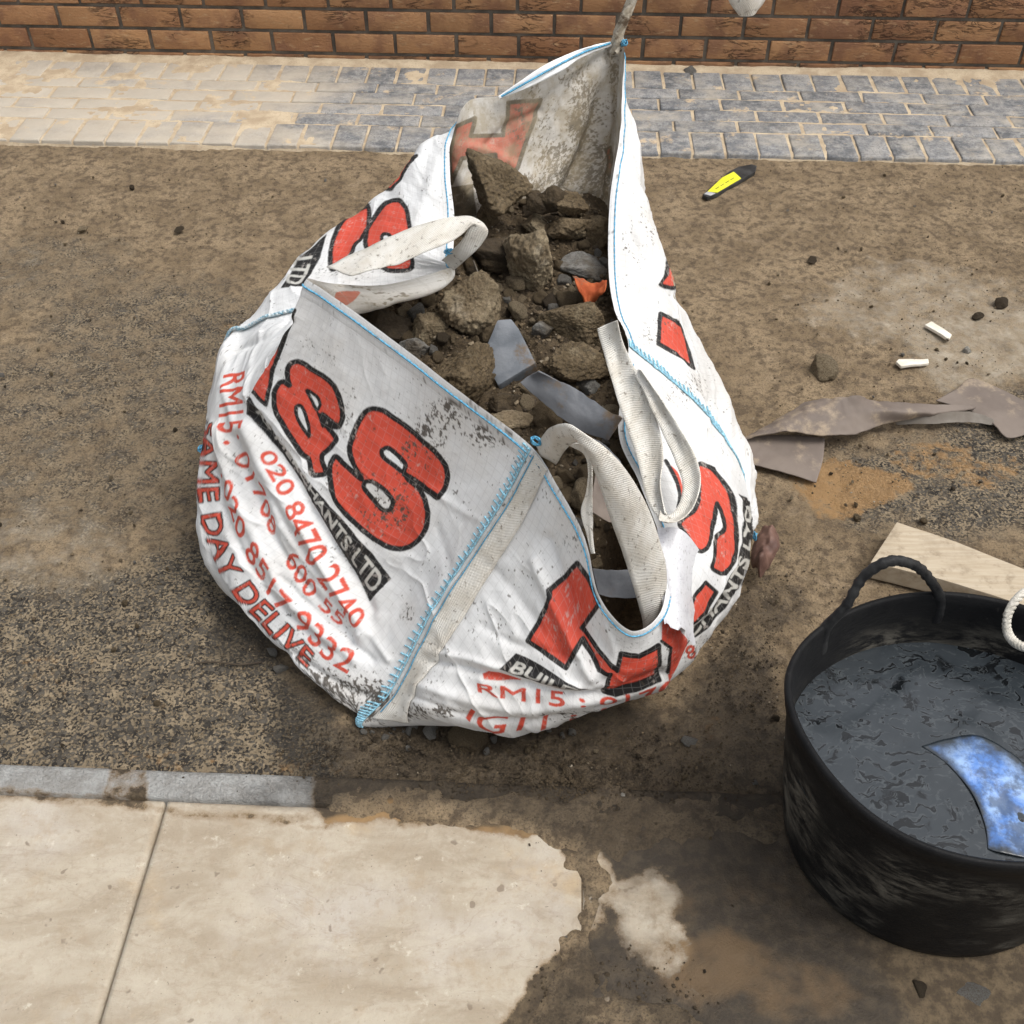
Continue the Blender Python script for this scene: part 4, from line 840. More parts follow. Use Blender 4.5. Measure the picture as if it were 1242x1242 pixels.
def hit(px, py, dz=0.0):                # where the sight line meets the spoil
    d_ = ray(px, py); t_ = np.linspace(1.2, 3.6, 900); p = np.array([0, 0, H])[None] + d_[None] * t_[:, None]
    z_ = fill_z(p[:, 0], p[:, 1]) + dz; k = np.argmax(p[:, 2] < z_); return p[k], t_[k]
big = [  # x, y, half width px, half height px, depth ratio, kind, seed, tilt, label
 (600, 231, 43, 36, .8, 'brown', 11, (.35, .2, -.5), 'large angular brown rock highest in the heap against the back of the bag'),
 (646, 336, 31, 42, .9, 'tan', 12, (.3, .1, .25), 'tall tan boulder with rounded edges at the middle of the heap'),
 (577, 381, 38, 34, .8, 'tan', 13, (.1, .3, .8), 'knobbly tan lump of mortar beside the white loop knot'),
 (519, 403, 21, 19, .9, 'tan', 14, (.5, .1, 0), 'small square sandy stone just left of the knobbly mortar lump'),
 (503, 429, 24, 14, .6, 'grey', 15, (0, .2, .2), 'flat grey stone close to the blue stitched hem'),
 (567, 463, 43, 38, .8, 'brown', 16, (.2, -.1, .4), 'broad crumbly brown lump right behind the blue stitched hem'),
 (657, 404, 15, 11, .8, 'grey', 17, (0, 0, .2), 'pale oval pebble right of the grey block'),
 (702, 398, 42, 28, .7, 'brown', 18, (.1, -.3, -.5), 'brown rock with a smooth slanting face below the orange rag'),
 (606, 322, 42, 22, .6, 'dark', 19, (0, .2, .4), 'wide dark rock left of the tall tan boulder'),
 (688, 286, 30, 18, .7, 'brown', 20, (.2, 0, -.5), 'brown wedge of rock above the bluish stone at the right hem'),
 (672, 246, 21, 15, .8, 'dark', 21, (0, 0, 0), 'dark rounded stone in front of the muddy back wall of the bag'),
 (702, 452, 38, 22, .7, 'brown', 22, (.1, .1, .2), 'crumbly brown clod above the bent grey sheet'),
 (707, 329, 32, 10, .7, 'grey', 23, (.1, .1, -.1), 'flat bluish grey stone touching the right hem above the orange rag'),
 (714, 472, 14, 9, .8, 'grey', 24, (.1, .1, .3), 'small grey pebble above the pointed end of the bent sheet'),
 (650, 268, 17, 11, .8, 'tan', 25, (.1, .3, 0), 'small tan stone directly above the tall tan boulder'),
 (650, 245, 15, 14, .8, 'dark', 26, (.1, .3, 0), 'dark stone tucked at the right foot of the highest rock'),
 (589, 272, 16, 18, .8, 'brown', 27, (.4, .3, 0), 'upright brown shard under the highest rock'),
 (722, 290, 16, 24, .8, 'brown', 28, (.4, .1, .6), 'tall brown stone leaning on the right hem'),
 (470, 405, 25, 22, .8, 'dark', 29, (.4, .1, .6), 'dark lump in the shade of the folded left flap'),
 (692, 245, 20, 13, .8, 'brown', 30, (.4, .1, .6), 'round brown stone below the muddy streak on the back wall'),
 (628, 515, 26, 10, .5, 'tan', 33, (.1, .1, .1), 'flat ochre fragment lying inside the front corner of the mouth'),
 (610, 552 - 60, 24, 12, .6, 'dark', 34, (.1, .1, .1), 'dark stone half hidden behind the front hem'),
]
placed = []
for (x, y, a, b, dr, kd, sd_, rot, lab) in big:
    p, t_ = hit(x, y, .0)
    if y < 300 and p[1] > 2.08: p = P(x, y + 6, 2.06); t_ = p[1] / ray(x, y + 6)[1]
    s_ = t_ / F
    me = rock_mesh(sd_, 6, 13, .14, (a * s_, max(a, b) * s_ * dr, b * s_ * 1.05), .11 if kd in ('brown', 'tan') else .05)
    p = p + np.array([0, 0, min(b * s_ * .45, .03)]); placed.append((p[0], p[1], a * s_ * .7))
    put('rubble_piece', me, SM[kd], tuple(p), 1, rot, lab, 'rubble')
lib = {k: [] for k in ('brown', 'dark', 'tan', 'grey')}
for k in lib:
    for q in range(7):
        me = rock_mesh(100 + q + 31 * len(k) + ord(k[0]), 4, 9, .16, (1, rng.uniform(.65, .95), rng.uniform(.5, .85)), .06); me.materials.append(SM[k]); lib[k].append(me)
cnt = 0; tries = 0
while cnt < 272 and tries < 9000:
    tries += 1; px_ = rng.uniform(450, 760); py_ = rng.uniform(225, 750)
    p, t_ = hit(px_, py_)
    if sdf(np.array([p[0]]), np.array([p[1]]), soil_poly)[0] > -.035: continue
    r_ = float(np.clip(rng.lognormal(-4.42, .42), .0055, .026))
    if any((p[0] - a) ** 2 + (p[1] - b) ** 2 < (c + r_ * .5) ** 2 for a, b, c in placed): continue
    placed.append((p[0], p[1], r_ * .75)); kd = rng.choice(['brown', 'dark', 'tan', 'grey'], p=[.42, .18, .28, .12])
    put('rubble_piece', lib[kd][int(rng.integers(7))], None, (p[0], p[1], float(fill_z(p[0:1], p[1:2])[0]) + r_ * .3), r_ * 1.15, tuple(rng.uniform(0, 6, 3)),
        {'brown': 'small brown stone among the loose rubble in the bag', 'dark': 'small dark damp stone among the loose rubble in the bag', 'tan': 'small sandy tan stone among the loose rubble in the bag', 'grey': 'small grey stone among the loose rubble in the bag'}[kd], 'rubble', 'small %s stones in the bag' % kd); cnt += 1

def grit(name, pts_fn, n, rmin, rmax, mat, label, seed):
    rr = np.random.default_rng(seed); v0, f0 = ICO0; C_, F_, T_ = [], [], []
    xy = pts_fn(rr, n); n = len(xy); r_ = np.clip(rr.lognormal(math.log(rmin * 1.5), .45, n), rmin, rmax)
    sc3 = rr.uniform(.55, 1.2, (n, 1, 3)); jit = 1 + rr.uniform(-.25, .25, (n, len(v0), 1)); A = v0[None] * sc3 * jit * r_[:, None, None]
    an = rr.uniform(0, 6.28, n); x = A[..., 0] * np.cos(an)[:, None] - A[..., 1] * np.sin(an)[:, None]; y = A[..., 0] * np.sin(an)[:, None] + A[..., 1] * np.cos(an)[:, None]
    co = np.stack([x, y, A[..., 2] * .8], 2) + xy[:, None, :] + np.array([0, 0, 1.]) * r_[:, None, None] * .3
    me = mesh_np(name, co.reshape(-1, 3), (f0[None] + (np.arange(n) * len(v0))[:, None, None]).reshape(-1, 3), False); fattr(me, 'tint', np.repeat(rr.random(n), len(v0)))
    return tag(link(name, me, mat), label, 'grit', kind='stuff')
ICO0 = ico(1)
t = NT('mixed_grit'); ti = t.attr('tint').outputs['Fac']; rp = t.n('ShaderNodeValToRGB'); t.l(ti, rp.inputs[0]); e = rp.color_ramp.elements
e[0].position = 0; e[0].color = (.05, .038, .027, 1); e[1].position = 1; e[1].color = (.30, .26, .20, 1)
for p_, c_ in ((.4, (.075, .055, .034, 1)), (.75, (.125, .092, .056, 1)), (.95, (.19, .15, .10, 1))):
    q_ = e.new(p_); q_.color = c_
gritm = t.fin(rp.outputs[0], .9, t.bump(t.noise(t.obj(), 300, 4, .6), .5, .002), .2)
def bag_pts(rr, n):
    p = np.stack([rr.uniform(-.45, .3, n * 3), rr.uniform(1.2, 2.28, n * 3)], 1); p = p[sdf(p[:, 0], p[:, 1], soil_poly) < -.012][:n]
    z = fill_z(p[:, 0], p[:, 1]) + (fbm(p[:, 0] * 30, p[:, 1] * 30, 0, 82) - .5) * .032; return np.stack([p[:, 0], p[:, 1], z], 1)
grit('rubble_grit', bag_pts, 7500, .0016, .013, gritm, 'fine crumbs and fragments filling the gaps between stones in the bag', 5)
def gnd_pts(rr, n):
    px_ = rr.uniform(-15, 1255, n); py_ = 200 + 790 * rr.random(n) ** 1.15; cl = fbm(px_ / 70, py_ / 45, 0, 99); k = rr.random(n) < sstep(.36, .66, cl); px_, py_ = px_[k], py_[k]
    t_ = -H / (-sa - (py_ - CX) / F * ca); x = (px_ - CX) / F * t_; y = (ca - (py_ - CX) / F * sa) * t_
    ok = ~inside(x, y, [(-.58, 1.5), (-.5, 1.8), (.2, 2.4), (.3, 2.35), (.47, 1.75), (.42, 1.4), (.1, 1.15), (-.16, 1.14)]) & (x * ndir[0] + y * ndir[1] > KERB_S + .01) & ~((x > .38) & (y < 1.16)); x, y = x[ok], y[ok]
    return np.stack([x, y, np.full(len(x), .001)], 1)
grit('ground_grit', gnd_pts, 16000, .0009, .0042, gritm, 'fine grit scattered over the dusty ground around the bag', 6)
def mud_pts(rr, n):
    px_ = np.concatenate([rr.normal(690, 90, n), rr.normal(900, 60, n // 2), rr.normal(470, 70, n // 2), rr.normal(730, 60, n // 8)]); py_ = np.concatenate([rr.normal(945, 30, n), rr.normal(800, 60, n // 2), rr.normal(915, 22, n // 2), rr.normal(1205, 25, n // 8)])
    ok = ~((px_ < 640) & (py_ > 985)) & ~((px_ > 945) & (py_ > 720)) & ~((py_ < 880) & (px_ < 860)); px_, py_ = px_[ok], py_[ok]
    t_ = -H / (-sa - (py_ - CX) / F * ca); return np.stack([(px_ - CX) / F * t_, (ca - (py_ - CX) / F * sa) * t_, np.full(len(px_), .004)], 1)
ms = [([(400, 952), (560, 965), (700, 955), (960, 960), (990, 1010), (900, 1020), (735, 1030), (722, 1150), (760, 1190), (850, 1230), (900, 1300), (600, 1300), (650, 1200), (700, 1130), (688, 1035), (600, 1008), (480, 1000), (400, 990)], 16, 1.0), (1010, 1090, 60, 60, .5), (694, 1040, 16, 26, .75), (700, 1105, 12, 26, .7), (688, 1150, 24, 30, .8)]
mx, my = np.meshgrid(np.arange(-.32, .52, .0035), np.arange(.42, 1.06, .0035), indexing='ij'); msh = mx.shape; mx = mx.ravel(); my = my.ravel()
mq = proj(np.stack([mx, my, 0 * mx + .004], 1)); mm = blob(mq[:, 0] + 50 * (fbm(mx * 12, my * 12, 0, 41) - .5), mq[:, 1] + 40 * (fbm(mx * 12, my * 12, 0, 42) - .5), ms)
mz = -.004 + .012 * sstep(.25, 1.0, mm) + (fbm(mx * 30, my * 30, 0, 43, 4) - .5) * .013 + (fbm(mx * 110, my * 110, 0, 44, 3) - .5) * .005 - .02 * sstep(.3, .05, mm)
mc = np.stack([mx, my, mz], 1); me = mesh_np('trodden_mud', mc, grid_faces(*msh, True)); earth_masks(me, mc)
tag(link('trodden_mud', me, bpy.data.materials['dusty_tarmac_and_earth']), 'thin skin of dark trodden mud over the slab joint and edging in front of the bag', 'mud', kind='stuff')
grit('mud_crumbs', mud_pts, 2600, .001, .0045, SM['dark'], 'dark crumbs of wet earth trodden in front of the bag and beside the tub', 7)
# prism from an outline measured on the photo
def prism(name, pts, thick, mat, label, cat, sub=6, bend=0.0, nz=.002, bev=.002):
    p = np.array([P(*q) for q in pts]); c0 = p.mean(0); bm = bmesh.new()
    top = [bm.verts.new(q - c0) for q in p]; 
    f = bm.faces.new(top); f.normal_update()
    if f.normal.z < 0: f.normal_flip(); f.normal_update()
    nrm = f.normal.copy(); ex = bmesh.ops.extrude_face_region(bm, geom=[f]); vs_ = [v for v in ex['geom'] if isinstance(v, bmesh.types.BMVert)]
    # keep the outline as the top and push the other side down
    old = [v for v in bm.verts if v not in vs_]
    for v in old: v.co -= nrm * thick
    bmesh.ops.recalc_face_normals(bm, faces=bm.faces)
    if bev: bmesh.ops.bevel(bm, geom=list(bm.edges), offset=bev, segments=2, affect='EDGES', profile=.6)
    bmesh.ops.triangulate(bm, faces=bm.faces); 
    for _ in range(3):
        es = [e for e in bm.edges if e.calc_length() > .012]
        if es: bmesh.ops.subdivide_edges(bm, edges=es, cuts=1)
        bmesh.ops.triangulate(bm, faces=bm.faces)
    for v in bm.verts:
        s_ = v.co; k = (s_.x * 37 + 5, s_.y * 37, s_.z * 37)
        n_ = float(vnoise(np.array([k[0]]), np.array([k[1]]), np.array([k[2]]), 5)[0]) - .5
        v.co += nrm * n_ * nz * 2
    me = bpy.data.meshes.new(name); bm.to_mesh(me); bm.free()
    for q in me.polygons: q.use_smooth = True
    me.set_sharp_from_angle(angle=R(35))
    o = link(name, me, mat); o.location = c0; return tag(o, label, cat)
slate = simple('blue_grey_block', (.085, .095, .108), (.15, .16, .175), 14, .6, .5, 90, .003, .4, dirt=.35)
prism('paving_block', [(603,388,.445),(620,386,.445),(629,398,.44),(650,440,.415),(604,468,.39),(592,445,.40),(560,432,.40),(590,418,.42)], .045, slate, 'broken blue grey paving block between the crumbly brown lump and the boulder', 'block', bev=.004)
felt = simple('grey_roofing_felt', (.085, .09, .10), (.14, .145, .155), 10, .55, .4, 60, .003, .4, dirt=.3)
def sheet(name, rows_, mat, label, cat, n=(30, 30), nz=.003, thick=.003, seed=1):
    g = [cr([P(*q) for q in r], n[1]) for r in rows_]; gg = np.stack([cr([r[j] for r in g], n[0]) for j in range(n[1])], 1)
    q = gg.reshape(-1, 3); gg[..., 2] += ((fbm(q[:, 0] * 25, q[:, 1] * 25, 0, seed) - .5) * nz * 2 + (.5 - np.abs(fbm(q[:, 0] * 60, q[:, 1] * 45, 0, seed + 5, 2) - .5) * 2) * nz * .8).reshape(n)
    c0 = gg.reshape(-1, 3).mean(0); me = mesh_np(name, gg.reshape(-1, 3) - c0, grid_faces(*n)); o = link(name, me, mat); o.location = c0
    gu, gv = np.meshgrid(np.linspace(0, 1, n[0]), np.linspace(0, 1, n[1]), indexing='ij'); fattr(me, 'rim', np.minimum(np.minimum(gu, 1 - gu), np.minimum(gv, 1 - gv)).ravel())
    md = o.modifiers.new('thickness', 'SOLIDIFY'); md.thickness = thick; md.offset = 0
    return tag(o, label, cat)
sheet('felt_strip', [[(653,451,.475),(690,468,.455),(722,488,.445),(755,507,.46)],[(642,456,.458),(675,482,.44),(710,505,.43),(752,512,.45)],[(631,465,.445),(658,488,.425),(694,516,.41),(738,534,.41)]], felt, 'bent dark grey felt strip with a pointed end lying across the rubble', 'felt strip', nz=.005, thick=.003, seed=3)
sheet('felt_strip', [[(718,690,.33),(745,692,.325),(775,690,.32)],[(722,706,.315),(745,709,.31),(778,708,.305)],[(726,722,.30),(748,726,.295),(782,724,.29)]], felt, 'grey felt strip lying low in the slumped front mouth', 'felt strip', nz=.003, seed=5)
sheet('felt_strip', [[(715,530,.42),(733,540,.40),(752,560,.40)],[(722,560,.38),(738,565,.37),(757,585,.37)]], felt, 'dark curled felt scrap inside the right side of the mouth', 'felt strip', nz=.003, seed=6)
brownfelt = simple('brown_membrane', (.128, .102, .086), (.17, .138, .115), 7, .7, .3, 40, .003, .35, dirt=.34, dirtcol=(.30, .235, .165))
sheet('membrane_scrap', [[(722,575,.38),(738,590,.37),(744,610,.36)],[(715,620,.35),(738,634,.34),(746,632,.34)]], brownfelt, 'torn brown membrane scrap seen through the front loop', 'scrap', nz=.003, seed=8)
org = simple('orange_cloth', (.27, .055, .018), (.40, .10, .035), 20, .8, .5, 50, .004, .2, dirt=.25)
sheet('orange_rag', [[(694,340,.47),(712,343,.465),(736,342,.475)],[(700,352,.475),(712,356,.455),(733,356,.47)],[(708,366,.44),(712,372,.435),(722,364,.44)],[(710,377,.42),(713,380,.42),(716,376,.42)]], org, 'crumpled orange rag caught beside the right hem', 'rag', nz=.012, thick=.002, seed=9)
wire = MB(); c_, f_ = tube_co(cr([P(574,316,.50), P(580,332,.475), P(586,352,.46)], 14), .0018, 6); wire.add(c_, f_)
tag(wire.build('twig', simple('grey_twig', (.2, .18, .15), (.12, .1, .08))), 'thin grey twig poking up beside the left loop', 'twig')

# ------------------------------------------------------------------ loose things on the ground
def gz(px, py, dz=0): p = G(px, py, 0.0); return (p[0], p[1], p[2] + dz)
for (x, y, r_, kd, lab, sq) in [
    (995, 450, .034, 'tan', 'fist sized tan stone on the ground above the brown membrane', .8), (570, 897, .032, 'brown', 'flat brown stone at the foot of the bag front', .4),
    (331, 791, .011, 'grey', 'upper of two grey pebbles left of the bag foot', .8), (341, 812, .012, 'grey', 'lower of two grey pebbles left of the bag foot', .8),
    (836, 900, .013, 'grey', 'pale grey pebble on dark earth between bag and tub', .6), (757, 966, .007, 'white', 'tiny white chip on the dark wet earth', .6),
    (1172, 425, .011, 'white', 'small white chip right of the two plaster slivers', .6), (1186, 385, .014, 'dark', 'dark flat stone near the right edge above the plaster slivers', .6),
    (1213, 368, .02, 'dark', 'dark leaf shaped shard at the right edge', .5), (836, 90, .022, 'grey', 'grey stone on the paving at the foot of the wall', .8),
    (985, 316, .016, 'dark', 'thin dark chip on the sandy ground below the knife', .3), (100, 279, .013, 'tan', 'pale stone on the sandy ground at far left', .7),
    (217, 279, .014, 'dark', 'flat dark chip on the ground left of the bag', .4), (500, 884, .012, 'grey', 'bluish grey pebble under the bag front', .7), (522, 890, .014, 'grey', 'larger bluish pebble under the bag front beside the brown stone', .7),
    (1115, 1200, .012, 'dark', 'dark pebble on the ground below the tub', .6), (1180, 1205, .02, 'grey', 'flat grey stone on the ground below the tub', .4), (956, 897, .008, 'white', 'white chip touching the left side of the tub', .8)]:
    me = rock_mesh(int(x + y), 5, 10, .14, (1, .85, sq), .05); put('loose_stone', me, SM[kd], gz(x, y, r_ * sq * .35), r_, (0, 0, x * .7), lab, 'stone')
n_ = 0
while n_ < 150:
    x = rng.uniform(-10, 1250); y = rng.uniform(205, 925) if rng.random() < .75 else rng.uniform(925, 1230)
    if y > 925 and x < 640: continue
    if 225 < x < 930 and 180 < y < 885 and not (x > 230 and y < 250 and x < 420): continue
    if x > 945 and y > 640: continue
    p = gz(x, y); r_ = float(np.clip(rng.lognormal(-5.5, .4), .0022, .009)); kd = rng.choice(['brown', 'dark', 'tan', 'grey'], p=[.35, .25, .25, .15])
    put('loose_stone', lib[kd][int(rng.integers(7))], None, (p[0], p[1], r_ * .25), r_, tuple(rng.uniform(0, 6, 3)), 'tiny %s pebble scattered on the dusty ground' % kd, 'pebble', 'tiny %s pebbles on the ground' % kd); n_ += 1
# cluster of gravel under the front of the bag
for k in range(45):
    x = rng.uniform(420, 720); y = 893 + rng.normal() * 9 - (x - 560) ** 2 / 9000; p = gz(x, y); r_ = rng.uniform(.003, .008); kd = rng.choice(['dark', 'grey', 'brown'])
    put('loose_stone', lib[kd][int(rng.integers(7))], None, (p[0], p[1], r_ * .3), r_, tuple(rng.uniform(0, 6, 3)), 'bit of %s gravel along the foot of the bag front' % kd, 'pebble', '%s gravel at the bag foot' % kd)
chip = simple('white_plaster', (.58, .53, .44), (.7, .66, .58), 30, .9, .4, 120, .003, dirt=.2)
prism('plaster_sliver', [(1122,393,.012),(1130,389,.012),(1155,405,.012),(1151,412,.012)], .008, chip, 'upper white plaster sliver lying slantwise on sandy ground', 'plaster')
prism('plaster_sliver', [(1087,438,.012),(1090,435,.012),(1126,435,.012),(1127,440,.012),(1093,444,.012)], .008, chip, 'lower white plaster sliver lying level on sandy ground', 'plaster')
# brown membrane pieces
sheet('membrane_sheet', [[(893,534,.02),(945,528,.018),(1000,532,.012)],[(900,548,.014),(945,556,.010),(998,558,.008)],[(904,561,.012),(945,572,.010),(990,585,.006)]], brownfelt, 'flat brown membrane offcut lying between bag and orange sand', 'membrane', nz=.002, seed=12)
sheet('membrane_sheet', [[(928,519,.03),(975,490,.05),(1010,484,.075),(1040,480,.085),(1060,487,.05),(1110,490,.045),(1184,494,.02)],[(912,526,.03),(965,506,.06),(1005,500,.066),(1035,494,.068),(1062,498,.055),(1115,500,.045),(1180,497,.018)],[(893,534,.028),(950,524,.05),(1000,530,.034),(1040,526,.028),(1070,516,.02),(1120,505,.03),(1178,498,.014)]], brownfelt, 'long folded brown membrane strip with a raised crease and dusty patch', 'membrane', n=(24, 80), nz=.005, seed=14)
sheet('membrane_sheet', [[(1085,512,.012),(1130,503,.03),(1175,499,.028),(1205,508,.02)],[(1088,515,.006),(1130,514,.012),(1175,512,.012),(1207,516,.01)]], simple('grey_brown_membrane', (.14, .12, .10), (.21, .19, .165), 12, .8, .3, 50, .003), 'narrow grey rolled edge of membrane behind the long strip', 'membrane', n=(20, 40), nz=.003, seed=15)
sheet('membrane_sheet', [[(1135,486,.012),(1160,472,.012),(1183,460,.012),(1245,488,.012)],[(1175,498,.010),(1195,500,.012),(1215,498,.012),(1260,505,.012)],[(1205,512,.010),(1210,520,.014),(1225,532,.008),(1262,520,.01)]], brownfelt, 'squarish brown membrane offcut at the right edge', 'membrane', nz=.002, seed=16)
leafm = simple('dead_leaf', (.085, .045, .035), (.15, .085, .065), 30, .6, .6, 50, .005)
sheet('dead_leaf', [[(924,644,.05),(934,641,.065),(943,652,.045)],[(913,664,.035),(929,662,.06),(945,666,.04)],[(911,682,.025),(922,682,.055),(935,684,.03)],[(919,698,.01),(921,702,.02),(925,700,.012)]], leafm, 'curled dark brown dead leaf standing against the right foot of the bag', 'leaf', nz=.02, thick=.001, seed=18)
mb = MB(); c_, f_ = tube_co(cr([G(238,804,.004), G(262,803,.007), G(290,806,.006), G(318,803,.005)], 20), .0017, 6); mb.add(c_, f_)
tag(mb.build('twig', simple('dark_twig', (.03, .022, .016), (.06, .045, .03))), 'thin dark twig lying on the tarmac left of the bag foot', 'twig')
# cutting knife with yellow label
kn = empty('craft_knife', gz(885, 218)); tag(kn, 'black craft knife with a yellow sticker lying below the paving', 'knife')
def kprism(pts, th, mat, name):
    o = prism(name, pts, th, mat, None, None, bev=.001, nz=0); o.parent = kn; o.matrix_parent_inverse = Matrix.Translation(-Vector(kn.location)); return o
kprism([(852,236,.008),(858,239,.008),(870,235,.008),(916,208,.008),(918,201,.008),(912,199,.008),(896,202,.008),(884,208,.008)], .012, simple('black_plastic', (.02, .02, .02), (.05, .05, .05), 20, .5), 'handle')
kprism([(858,232,.0105),(870,233,.0105),(899,216,.0105),(890,208,.0105),(876,215,.0105)], .003, simple('yellow_sticker', (.62, .62, .03), (.7, .68, .05), 20, .5, .1), 'sticker')
kprism([(854,235,.0095),(862,237,.0095),(868,234,.0095),(858,232,.0095)], .003, simple('blade_steel', (.35, .35, .36), (.42, .42, .42), 20, .35, .1), 'blade')
mb = MB(); 
for k in range(4):
    a = P(868 + k * 6, 229 - k * 3.6, .0115); b = P(872 + k * 6, 226.5 - k * 3.6, .0115); c_, f_ = tube_co(np.array([a, (a + b) / 2, b]), .0011, 4); mb.add(c_, f_)
mb.build('sticker_print', simple('sticker_ink', (.03, .03, .03), (.05, .05, .05)), kn)
# timber offcut
t = NT('pale_timber'); o = t.obj()
g_ = t.noise(t.mapping(o, sc=(6, 90, 40), rot=(0, 0, .42)), 1.5, 6, .6, dist=.2); cc = t.mix(t.ramp(g_, .35, .65), (.43, .365, .275), (.36, .295, .21)); cc = t.mix(t.ramp(t.noise(o, 30, 6, .7), .50, .70, 0, .75), cc, (.22, .17, .115)); cc = t.mix(t.ramp(t.noise(t.mapping(o, loc=(1, 1, 4)), 10, 6, .7), .48, .7, 0, .5), cc, (.25, .20, .14))
plank_m = t.fin(cc, .85, t.bump(g_, .4, .002), .25)
prism('timber_offcut', [(1088,633,.045),(1160,657,.045),(1242,690,.045),(1330,728,.045),(1310,768,.045),(1230,730,.045),(1140,702,.045),(1056,682,.045)], .043, plank_m, 'pale dusty timber board lying behind the black tub', 'timber', bev=.0015, nz=.0006)

# ------------------------------------------------------------------ black rubber tub
TC = np.array([.665, .922]); tub = empty('rubber_tub', (TC[0], TC[1], 0)); tag(tub, 'big black rubber tub smeared with dried mud, half full of dark water', 'tub')
TH = .33
def tubpt(th, z, off=0.0):
    f = z / TH; rx = .222 + (.272 - .222) * f ** .8 + off; ry = .205 + (.229 - .205) * f ** .8 + off
    return np.array([TC[0] + rx * math.cos(th), TC[1] + ry * math.sin(th), z])
nth = 160; prof = []
outer = [(.0, -.06), (.0, -.012), (.006, -.002), (.02, .0)] + [(z, .0) for z in np.linspace(.03, TH - .035, 14)] + [(TH - .03, .004), (TH - .008, .006), (TH - .001, .004), (TH + .001, -.001), (TH - .003, -.005), (TH - .02, -.006)] + [(z, -.006) for z in np.linspace(TH - .04, .02, 14)] + [(.012, -.02), (.012, -.2)]
pts = []
for k in range(nth):
    th = 2 * math.pi * k / nth
    for (z, off) in outer:
        wob = .004 * math.sin(3 * th + 1) + .003 * math.sin(5 * th); zz_ = z + (.004 * math.sin(2 * th + .5) if z > .1 else 0)
        if off < -.1: pts.append(np.array([TC[0], TC[1], z]) + (tubpt(th, 0) - np.array([TC[0], TC[1], 0])) * .05)
        else: pts.append(tubpt(th, zz_, off + wob * (z / TH)))
pts = np.array(pts); m_ = len(outer); f = []
for k in range(nth):
    for j in range(m_ - 1): f.append((k * m_ + j, ((k + 1) % nth) * m_ + j, ((k + 1) % nth) * m_ + j + 1, k * m_ + j + 1))
t = NT('muddy_black_rubber'); o = t.obj(); sep = t.n('ShaderNodeSeparateXYZ'); t.l(o, sep.inputs[0])
g = t.n('ShaderNodeNewGeometry')
n1 = t.noise(t.mapping(o, sc=(1, 1, 2.2)), 11, 8, .72, dist=.9); n2 = t.noise(t.mapping(o, sc=(1, 1, 4), rot=(.5, .3, 0)), 30, 6, .75)
mud = t.ramp(t.math('ADD', t.math('MULTIPLY', n1, .65), t.math('MULTIPLY', n2, .35)), .44, .60)
low = t.ramp(sep.outputs[2], .30, .22); mud = t.math('MULTIPLY', mud, low)
mud = t.math('MULTIPLY', mud, t.ramp(t.noise(t.mapping(o, loc=(4, 4, 4)), 5, 4, .6), .38, .62)); cc = t.mix(t.math('MULTIPLY', mud, .6), t.mix(t.noise(o, 40, 5, .6), (.006, .006, .007), (.016, .016, .016)), (.20, .185, .155))
cc = t.mix(t.ramp(t.noise(o, 120, 4, .7), .62, .75, 0, .4), cc, (.07, .065, .06))
tubm = t.fin(cc, t.ramp(mud, 0, 1, .42, .9), t.bump(t.math('ADD', n1, n2), .35, .004), .07)
link('tub_body', mesh_np('tub_body', pts, np.array(f)), tubm, tub)
rubm = simple('black_rubber', (.012, .012, .013), (.028, .028, .028), 40, .5, .6, 90, .003, .15)
def handle(path, r=.0125):
    p = cr(path, 70); n = len(p); L = np.linspace(0, 1, n); grip = sstep(.18, .26, L) * sstep(.82, .74, L)
    rad = r * (1.55 - .55 * sstep(0, .2, L) * sstep(1, .8, L)) ; c_, f_ = tube_co(p, rad, 16)
    c_ = c_.reshape(n, 16, 3); ang = np.arange(16)[None, :] * 2 * math.pi / 16; rid = 1 + .13 * grip[:, None] * np.sign(np.sin(L[:, None] * 150)) * (np.sin(ang * 4 + L[:, None] * 0) > -.2)
    c_ = p[:, None] + (c_ - p[:, None]) * rid[..., None]; ob = link('handle', mesh_np('handle', c_.reshape(-1, 3), f_), rubm, tub); return ob
def px3(x, y, Y_): return P(x, y, Y_)
ths = np.linspace(0, 2 * math.pi, 720); rimp = np.array([tubpt(q, TH - .012, .001) for q in ths]); rq = proj(rimp)
def rim_at(x, y): return rimp[np.argmin(np.hypot(rq[:, 0] - x, rq[:, 1] - y))]
ra, rb = rim_at(1005, 768), rim_at(1150, 722)
handle([ra - np.array([0, 0, .05]), ra, P(1026,735,1.095), P(1047,700,1.115), P(1078,681,1.12), P(1108,685,1.13), P(1127,702,1.142), rb + np.array([-.012, 0, -.004]), rb - np.array([.008, 0, .05])], .0078)
# rope handle on the right rim
ropem = simple('pale_rope', (.36, .34, .29), (.55, .52, .46), 60, .8, .7, 200, .003)
mb = MB(); path = cr([P(1262,712,1.12), P(1240,720,1.10), P(1224,742,1.08), P(1222,765,1.065), P(1232,780,1.05), P(1252,786,1.04), P(1275,775,1.04)], 80)
for q in range(3):
    th = np.linspace(0, 2 * math.pi * 9, 80) + q * 2.09; off = np.stack([np.cos(th), .2 * np.sin(th), np.sin(th)], 1) * .0035; c_, f_ = tube_co(path + off, .0042, 7); mb.add(c_, f_)
mb.build('rope_handle', ropem, tub)
